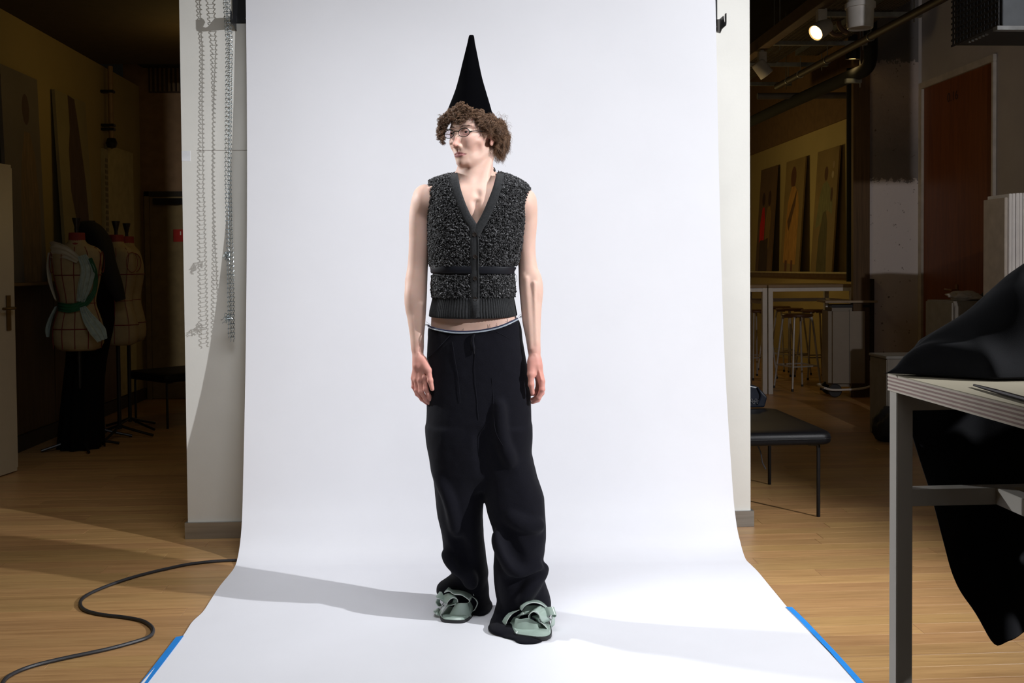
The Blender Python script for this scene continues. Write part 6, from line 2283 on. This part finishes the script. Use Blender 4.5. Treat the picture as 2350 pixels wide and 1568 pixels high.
# ventilation unit at the top right
A1, B1 = PC(2180, 0, 6.9), PC(2290, 125, 6.2)
fz = PC(2292, 80, 5.2).z
t = thing('air_unit', 'dark ceiling air unit with a mesh side and grey steel end at top right', 'air conditioner', (0, 0, 0))
ux = PC(2291, 60, 5.0)
u0_, v0_, v1_ = ux.x, ux.y, PU(2183, 60, ux.x).y
zlo = ux.z
MB().box((u0_ + 0.02, v0_ + 0.02, zlo + 0.01), (u0_ + 0.85, v1_, zlo + 0.95)).build('casing', mat('unit_dark', (0.02, 0.02, 0.022), 0.7), t)
mm = MB()
k = 0
y = v0_
M_UM = mat('unit_mesh', (0.045, 0.048, 0.052), 0.5, 0.5)
while y < v1_:
    mm.box((u0_, y, zlo), (u0_ + 0.006, y + 0.010, zlo + 0.95)); y += 0.035
z = zlo
while z < zlo + 0.95:
    mm.box((u0_ - 0.002, v0_, z), (u0_ + 0.004, v1_, z + 0.010)); z += 0.03
o = mm.build('mesh_side', M_UM, t); o['kind'] = 'stuff'
MB().box((u0_ + 0.02, v0_ - 0.006, zlo + 0.0), (u0_ + 0.85, v0_ + 0.014, zlo + 0.95), 0.002).build('end_plate', mat('unit_grey', (0.13, 0.15, 0.17), 0.4, 0.3), t)
MB().box((u0_ - 0.01, v0_ - 0.01, zlo - 0.02), (u0_ + 0.86, v0_ + 0.03, zlo)).build('flange', M_STRUT, t)
for k in range(6):
    p = Vector((u0_ + 0.05, v0_ + 0.2 + k * (v1_ - v0_ - 0.3) / 5, zlo + 0.01))
    MB().lathe([(0.008, 0), (0.008, 0.008), (0, 0.01)], p, 8, (0, 0, -1)).build('bolt', M_STEEL, t)
# dark duct high above the track
tag(MB().tube([C(2.0, 8.0, 3.75), C(2.0, 13.8, 3.75)], 0.16, 20).build('round_duct', mat('grey_duct', (0.14, 0.14, 0.145), 0.6, 0.3), None, True), 'large round ventilation duct high behind the lighting track', 'duct')

# ================================================================== THE DARK ROOM ON THE LEFT
# open door leaf
e0, e1 = FL(42, 1082), FL(0, 1096)
dd = (Vector((e1.x, e1.y, 0)) - Vector((e0.x, e0.y, 0))).normalized()
zt2 = PC(27, 380, 6.31).z
dl = thing('door_2', None, None, (e0.x, e0.y, 0)); dl['kind'] = 'structure'
nn = Vector((dd.y, -dd.x, 0))
if nn.x < 0: nn = -nn
M_DLEAF = mat('pale_door', (0.46, 0.40, 0.30), 0.35, var=0.03)
MB().obox(dd * 0.45 - nn * 0.02 + Vector((0, 0, zt2 / 2 + 0.004)), dd * 0.45, nn * 0.02, Vector((0, 0, zt2 / 2 - 0.004)), 0.02).build('leaf', M_DLEAF, dl)
hh = PC(30, 706, 6.33).z
q = dd * 0.07
MB().obox(q + nn * 0.004 + Vector((0, 0, hh - 0.03)), dd * 0.02, nn * 0.004, Vector((0, 0, 0.11)), 0.02).build('handle_plate', mat('dark_brass', (0.14, 0.09, 0.04), 0.35, 0.8), dl)
m = MB().tube([q + Vector((0, 0, hh)), q + nn * 0.05 + Vector((0, 0, hh)), q + nn * 0.055 + dd * 0.02 + Vector((0, 0, hh)), q + nn * 0.05 + dd * 0.12 + Vector((0, 0, hh))], 0.009, 8)
m.build('door_handle', MATS['dark_brass'], dl, True)

# wainscot ledge and lower wall panels
zl2 = PU(70, 648, UL + 0.1).z
print('left ledge', zl2)
struct(MB().box((UL, 6.35, zl2 - 0.022), (UL + 0.16, 9.2, zl2), 0.002).build('trim_3', mat('ledge_wood', (0.16, 0.10, 0.04), 0.6)))
M_WAIN = wood_mat('wainscot', (0.055, 0.028, 0.010), (0.11, 0.06, 0.022), 0.6, (10, 10, 0.5), 0.15)
for k in range(4):
    y0 = 6.35 + k * 0.71
    o = MB().box((UL, y0 + 0.004, 0.12), (UL + 0.022, y0 + 0.706, zl2 - 0.023), 0.003).build('panel', M_WAIN, bpy.data.objects['wall_left'])
struct(MB().box((UL, 5.0, 0), (UL + 0.03, 9.97, 0.11), 0.003).build('baseboard_left', mat('dark_skirting', (0.035, 0.024, 0.014), 0.6)))
# big photo boards
for (tl, tr2, bl, figs, bg, lab) in (
    ((5, 143), (90, 185), (28, 645), [(oval(.62, .83, .10, .075), (0.05, 0.028, 0.018)), ([(.35, 0), (.85, 0), (.9, .35), (.82, .62), (.70, .72), (.55, .72), (.42, .55), (.35, .3)], (0.13, 0.09, 0.045))], (0.115, 0.10, 0.08), 'large photo board of a standing figure nearest the open door on the left'),
    ((130, 203), (200, 237), (158, 640), [([(.40, 1.0), (.62, .99), (.70, .84), (.82, .55), (.84, .36), (.78, .12), (.50, .12), (.42, .32), (.30, .48), (.32, .70), (.40, .82)], (0.055, 0.033, 0.018)), ([(.55, 0), (.62, 0), (.62, .12), (.55, .12)], (0.22, 0.09, 0.04)), ([(.74, 0), (.80, 0), (.80, .12), (.74, .12)], (0.16, 0.07, 0.03))], (0.21, 0.18, 0.085), 'large photo board of a draped dark figure behind the dress forms')):
    a = PU(tl[0], tl[1], UL + 0.05); b = PU(tr2[0], tr2[1], UL + 0.05)
    ub = PV(bl[0], bl[1], a.y).x
    print('poster', a, b, ub)
    poster('photo_board', UL + 0.01, min(max(ub - 0.03, UL + 0.04), UL + 0.13), a.y, b.y, zl2 + 0.001, (a.z + b.z) / 2, figs, bg, lab, 0.024, 1)
# pipe with clamps, label strip and pale panel on the left wall
a = PU(253, 165, UL + 0.08)
t = thing('wall_pipe', 'thin riser pipe with clamps on the olive wall beyond the photo boards', 'pipe', (0, 0, 0))
MB().tube([(UL + 0.08, a.y, PU(255, 325, UL + 0.08).z), (UL + 0.08, a.y, 3.06)], 0.022, 10).build('pipe', mat('pipe_paint', (0.22, 0.14, 0.06), 0.6), t, True)
for py in (210, 287, 296):
    z = PU(253, py, UL + 0.08).z
    MB().box((UL, a.y - 0.03, z - 0.012), (UL + 0.11, a.y + 0.03, z + 0.012), 0.003).build('clamp', M_BLACKMETAL, t)
z = PU(255, 328, UL + 0.08).z
MB().lathe([(0.0, -0.05), (0.035, -0.04), (0.05, 0.0), (0.035, 0.04), (0.0, 0.05)], (UL + 0.08, a.y, z), 14).build('valve_knob', M_BLACKMETAL, t, True)
z0, z1 = PU(255, 540, UL + 0.04).z, PU(255, 345, UL + 0.04).z
t = thing('switch_strip', 'tall narrow strip of small square plates on the wall beside the dress forms', 'panel', (0, 0, 0))
MB().box((UL, a.y - 0.05, z0), (UL + 0.03, a.y + 0.05, z1), 0.002).build('strip', mat('strip_paint', (0.30, 0.26, 0.14), 0.6), t)
for k in range(13):
    zz_ = z0 + 0.03 + k * (z1 - z0 - 0.12) / 12.5
    MB().box((UL + 0.03, a.y - 0.03, zz_), (UL + 0.034, a.y + 0.03, zz_ + 0.032), 0.001).build('plate', mat('plate_paint', (0.15, 0.125, 0.06), 0.6), t)
a2 = PU(306, 400, UL + 0.02)
struct(MB().box((UL, a.y + 0.07, 0.12), (UL + 0.02, min(a2.y, 9.9), PU(270, 340, UL + 0.02).z)).build('trim_4', mat('pale_panel', (0.42, 0.36, 0.16), 0.7)))
# back door with closer and sign
VB = 9.98
pa = PV(338, 452, VB)
dk = thing('door_3', None, None, (0, 0, 0)); dk['kind'] = 'structure'
M_BD = mat('back_door', (0.17, 0.12, 0.05), 0.6)
MB().box((pa.x + 0.03, VB - 0.03, 0.004), (pa.x + 0.95, VB - 0.001, pa.z), 0.002).build('leaf', M_BD, dk)
MB().box((pa.x - 0.02, VB - 0.045, 0), (pa.x + 0.028, VB - 0.001, pa.z + 0.05), 0.002).build('jamb', M_BD, dk)
MB().box((pa.x - 0.02, VB - 0.045, pa.z + 0.002), (pa.x + 1.0, VB - 0.001, pa.z + 0.05), 0.002).build('head_frame', mat('dark_frame', (0.02, 0.016, 0.01), 0.6), dk)
MB().box((pa.x + 0.08, VB - 0.10, pa.z - 0.08), (pa.x + 0.36, VB - 0.031, pa.z - 0.02), 0.004).build('door_closer', M_BLACKMETAL, dk)
sg = PV(400, 527, VB)
sg2 = PV(425, 555, VB)
t = thing('sign', 'small red sign on the back door, cut off by the white wall', 'sign', (0, 0, 0))
MB().box((sg.x, VB - 0.036, sg2.z), (sg.x + 0.22, VB - 0.031, sg.z)).build('plate', mat('red_sign', (0.30, 0.015, 0.01), 0.5), t)
MB().box((sg.x + 0.065, VB - 0.0375, sg2.z + 0.065), (sg.x + 0.075, VB - 0.0362, sg.z - 0.02)).build('printed_mark', mat('sign_white', (0.6, 0.5, 0.4), 0.5), t)
# high ducts in the back
a = PV(303, 133, 9.6)
tag(MB().box((a.x, 9.3, a.z - 0.035), (a.x + 1.6, 9.9, a.z + 0.035), 0.01).build('ceiling_beam', M_BLACK), 'black horizontal beam high at the back of the left room', 'beam')
tag(MB().box((a.x + 0.03, 9.2, a.z + 0.12), (a.x + 1.6, 9.9, a.z + 0.62), 0.01).build('ventilation_box', mat('vent_black', (0.016, 0.013, 0.01), 0.6), None), 'black ventilation box above the beam in the left room', 'duct')
b = PV(344, 143, 9.94); c_ = PV(344, 212, 9.94)
t = thing('louvre_grille', 'brown louvred grille with vertical slats below the black beam', 'grille', (0, 0, 0))
MB().box((b.x - 0.02, 9.955, c_.z), (b.x + 0.7, 9.979, b.z)).build('frame', mat('grille_dark', (0.045, 0.025, 0.012), 0.7), t)
for k in range(16):
    MB().box((b.x + k * 0.043, 9.93, c_.z + 0.01), (b.x + k * 0.043 + 0.018, 9.955, b.z - 0.01)).build('slat', mat('grille_slat', (0.12, 0.075, 0.035), 0.7), t)

# ---- dress forms
M_LINEN = mat('linen_form', (0.33, 0.26, 0.14), 0.85, var=0.08, scale=20, bump=0.2)
M_REDC = mat('red_collar', (0.20, 0.018, 0.012), 0.7)
M_STYLE = mat('style_tape', (0.16, 0.02, 0.014), 0.7)
FORM = [(0.70, 0.165, 0.125), (0.80, 0.175, 0.130), (0.88, 0.170, 0.125), (0.96, 0.145, 0.105), (1.03, 0.118, 0.092), (1.08, 0.120, 0.095), (1.16, 0.142, 0.108), (1.24, 0.158, 0.125), (1.31, 0.166, 0.118), (1.38, 0.176, 0.098), (1.42, 0.160, 0.085), (1.445, 0.120, 0.070), (1.462, 0.062, 0.058), (1.50, 0.052, 0.054)]


def form_pt(t, z, off=0.0):
    A = np.array(FORM)
    rx, ry = np.interp(z, A[:, 0], A[:, 1]) + off, np.interp(z, A[:, 0], A[:, 2]) + off
    return Vector((rx * math.cos(t), ry * math.sin(t), z))


def dress_form(loc, rz, label, sc=1.0):
    t = thing('dress_form', label, 'mannequin', loc, rz, 'dress forms in the dark left room')
    t.scale = (sc, sc, sc)
    rows = [[form_pt(2 * math.pi * k / 28, z) for k in range(29)] for z, _, _ in FORM]
    v_, f_ = quad_strip(rows)
    n = len(v_); v_ += [Vector((0, 0, 0.70))]
    f_ += [(n, k + 1, k) for k in range(28)]
    o = mesh_obj('torso', v_, f_, M_LINEN, t, True)
    s = o.modifiers.new('s', 'SUBSURF'); s.levels = 1; s.render_levels = 1
    m = MB()
    for z in (0.86, 1.04, 1.24):
        m.tube([form_pt(2 * math.pi * k / 32, z, 0.001) for k in range(32)], 0.0035, 4, closed=True)
    for a in (-1.57, -1.05, -2.1, -0.35, -2.8, 1.57):
        m.tube([form_pt(a, z, 0.001) for z in np.linspace(0.72, 1.44, 16)], 0.003, 4)
    for s_ in (0, math.pi):
        c_ = Vector((0.158 * math.cos(s_), -0.01, 1.33))
        m.tube([Vector((c_.x + (0.012 * math.cos(a)) * 0, c_.y + 0.055 * math.cos(a), c_.z + 0.075 * math.sin(a))) + Vector((math.copysign(0.012, c_.x), 0, 0)) for a in np.linspace(0, 6.28, 20)[:-1]], 0.003, 4, closed=True)
    o = m.build('style_tapes', M_STYLE, t); o['kind'] = 'stuff'
    MB().lathe([(0.064, 1.455), (0.056, 1.475), (0.054, 1.535), (0.052, 1.54), (0.0, 1.542)], n=24).build('neck_collar', M_REDC, t, True)
    MB().lathe([(0.013, 1.54), (0.012, 1.565), (0.020, 1.60), (0.029, 1.635), (0.030, 1.645), (0.0, 1.647)], n=18).build('finial', mat('black_wood', (0.012, 0.009, 0.007), 0.35), t, True)
    MB().tube([(0, 0, 0.06), (0, 0, 0.71)], 0.015, 10).build('pole', M_BLACKMETAL, t, True)
    for k in range(4):
        a = k * math.pi / 2 + 0.4
        MB().tube(spline([(0, 0, 0.09), (0.10 * math.cos(a), 0.10 * math.sin(a), 0.055), (0.26 * math.cos(a), 0.26 * math.sin(a), 0.012)], 4), 0.010, 8).build('leg', M_BLACKMETAL, t, True)
    return t


f1 = FL(186, 1030); f2 = FL(219, 1008); f3 = FL(275, 1003); f4 = FL(299, 985)
F1 = dress_form((f1.x, f1.y, 0), 0.15, 'linen dress form with pale scarves and a green sash, nearest the photo boards')
others = [((f2.x, f2.y, 0), -0.2, 'dress form hidden under a long black gown'), ((f3.x, f3.y, 0), -0.5, 'bare linen dress form with red collar right of the black gown'),
          ((f4.x, f4.y, 0), -0.9, 'linen dress form at the back, mostly behind the bare one')]
for loc, rz, lab in others:
    o = copy_tree(F1); o.location = loc; o.rotation_euler = (0, 0, rz); o['label'] = lab
fs = 1.0


def cloth_strip(name, base, pts, w, m_, label, cat, wave=0.008, group=None):
    """pts: local centre points (Vector) with widths; folded strip"""
    c_ = spline(pts, 6)
    rows = []
    n = 10
    for i, p in enumerate(c_):
        ww_ = np.interp(i / (len(c_) - 1), np.linspace(0, 1, len(w)), w)
        t = (c_[min(i + 1, len(c_) - 1)] - c_[max(i - 1, 0)]).normalized()
        out = Vector((p.x, p.y, 0)); out = out.normalized() if out.length > 1e-4 else Vector((0, -1, 0))
        s = t.cross(out).normalized()
        rows.append([base + p + s * ww_ * (k / n - 0.5) + out * wave * math.sin(k * 1.9 + i * 0.13) for k in range(n + 1)])
    v_, f_ = quad_strip(rows)
    o = mesh_obj(name, v_, f_, m_, None, True)
    md = o.modifiers.new('t', 'SOLIDIFY'); md.thickness = 0.004
    md = o.modifiers.new('s', 'SUBSURF'); md.levels = 1; md.render_levels = 1
    return tag(o, label, cat)


b1_ = Vector((f1.x, f1.y, 0))
M_SC1 = mat('cream_scarf', (0.45, 0.42, 0.33), 0.8, var=0.1)
M_SC2 = mat('pale_blue_scarf', (0.30, 0.38, 0.36), 0.7, var=0.2, scale=30)
M_GRN = mat('green_sash', (0.01, 0.10, 0.04), 0.6, var=0.3)
R = lambda a, z, o=0.012: form_pt(a, z, o)
cloth_strip('scarf', b1_, [R(2.6, 1.44, .015), R(3.3, 1.42, .02), R(3.9, 1.42, .02), R(4.5, 1.40, .02), R(5.0, 1.34, .02)], [0.07, 0.10, 0.12, 0.09, 0.05], M_SC1, 'cream scarf draped round the shoulders of the front dress form', 'scarf')
cloth_strip('scarf', b1_, [R(3.2, 1.40, .02), R(3.25, 1.30, .03), R(3.3, 1.18, .035), R(3.5, 1.06, .03)], [0.06, 0.07, 0.06, 0.05], M_SC1, 'cream scarf tail falling over the arm side of the front dress form', 'scarf')
cloth_strip('scarf', b1_, [R(5.1, 1.38, .02), R(5.35, 1.28, .03), R(5.25, 1.16, .03), R(5.1, 1.05, .03)], [0.06, 0.10, 0.09, 0.05], M_SC2, 'pale blue scarf knotted on the chest of the front dress form', 'scarf', 0.012)
cloth_strip('sash', b1_, [R(3.3, 1.03, .02), R(4.0, 1.02, .022), R(4.7, 1.01, .024), R(5.3, 1.04, .024), R(5.8, 1.12, .02), R(5.7, 1.25, .03), R(5.4, 1.36, .03)], [0.05, 0.06, 0.06, 0.05, 0.04, 0.03, 0.03], M_GRN, 'dark green sash round the waist of the front dress form', 'sash')
cloth_strip('scarf', b1_, [R(5.2, 1.02, .03), R(5.35, 0.93, .05), R(5.5, 0.85, .08), R(5.6, 0.78, .10)], [0.04, 0.09, 0.12, 0.08], M_SC2, 'pale blue scarf tail flaring from the green sash', 'scarf', 0.014)
cloth_strip('scarf', b1_, [R(3.2, 1.02, .03), R(3.15, 0.94, .04), R(3.1, 0.86, .045), R(3.1, 0.80, .045)], [0.03, 0.05, 0.05, 0.02], M_SC2, 'narrow pale scarf tail hanging left of the sash', 'scarf', 0.01)
# the black gown
gb_ = Vector((f2.x, f2.y, 0))
M_GOWN = mat('black_gown', (0.0035, 0.003, 0.003), 0.9, spec=0.1)
gr = []
NG = 72
for z, rx, ry, ox, oy in ((0.004, 0.15, 0.16, 0.03, -0.36), (0.25, 0.14, 0.145, 0.03, -0.33), (0.5, 0.13, 0.13, 0.03, -0.28), (0.72, 0.14, 0.13, 0.03, -0.18), (0.9, 0.18, 0.13, 0.0, -0.04), (1.05, 0.15, 0.11, 0.0, 0.0), (1.25, 0.17, 0.135, 0.01, 0), (1.36, 0.18, 0.12, 0.01, 0), (1.45, 0.12, 0.09, 0.0, 0), (1.50, 0.066, 0.066, 0.0, 0), (1.56, 0.060, 0.062, 0.0, 0)):
    fold_ = 0.016 * max(0, 1 - z / 1.3)
    gr.append([gb_ + Vector((ox + (rx + fold_ * math.sin(11 * t + z * 2)) * math.cos(t), oy + (ry + fold_ * math.sin(11 * t + z * 2)) * math.sin(t), z)) for t in [2 * math.pi * k / NG for k in range(NG + 1)]])
v_, f_ = quad_strip(gr)
o = mesh_obj('gown', v_, f_, M_GOWN, None, True)
md = o.modifiers.new('s', 'SUBSURF'); md.levels = 1; md.render_levels = 1
tag(o, 'long black gown falling to the floor on the second dress form', 'dress')
sv_ = spline([gb_ + Vector(p) for p in ((-0.06, -0.10, 1.58), (0.04, -0.12, 1.57), (0.12, -0.15, 1.48), (0.17, -0.19, 1.32), (0.23, -0.20, 1.17), (0.27, -0.19, 1.05))], 5)
m = MB().tube(sv_, [0.03 + 0.045 * math.sin(math.pi * (0.15 + 0.8 * k / (len(sv_) - 1))) for k in range(len(sv_))], 14)
tag(m.build('hooded_cape', mat('black_cape', (0.006, 0.005, 0.005), 0.85), None, True), 'black cape hanging off the shoulder of the gowned dress form', 'cape')

# ---- warm fill points, no fixtures, added to lift the two dark side rooms
lamp('left_room_fill', 'POINT', (-1.9, 7.6, 2.7), None, 4.0, (1.0, 0.66, 0.20), shadow_soft_size=0.3)
lamp('right_room_fill', 'POINT', (2.3, 12.2, 2.1), None, 20, (1.0, 0.72, 0.25), shadow_soft_size=0.1)
lamp('right_room_fill', 'POINT', (2.6, 8.9, 2.3), None, 6, (1.0, 0.70, 0.32), shadow_soft_size=0.1)
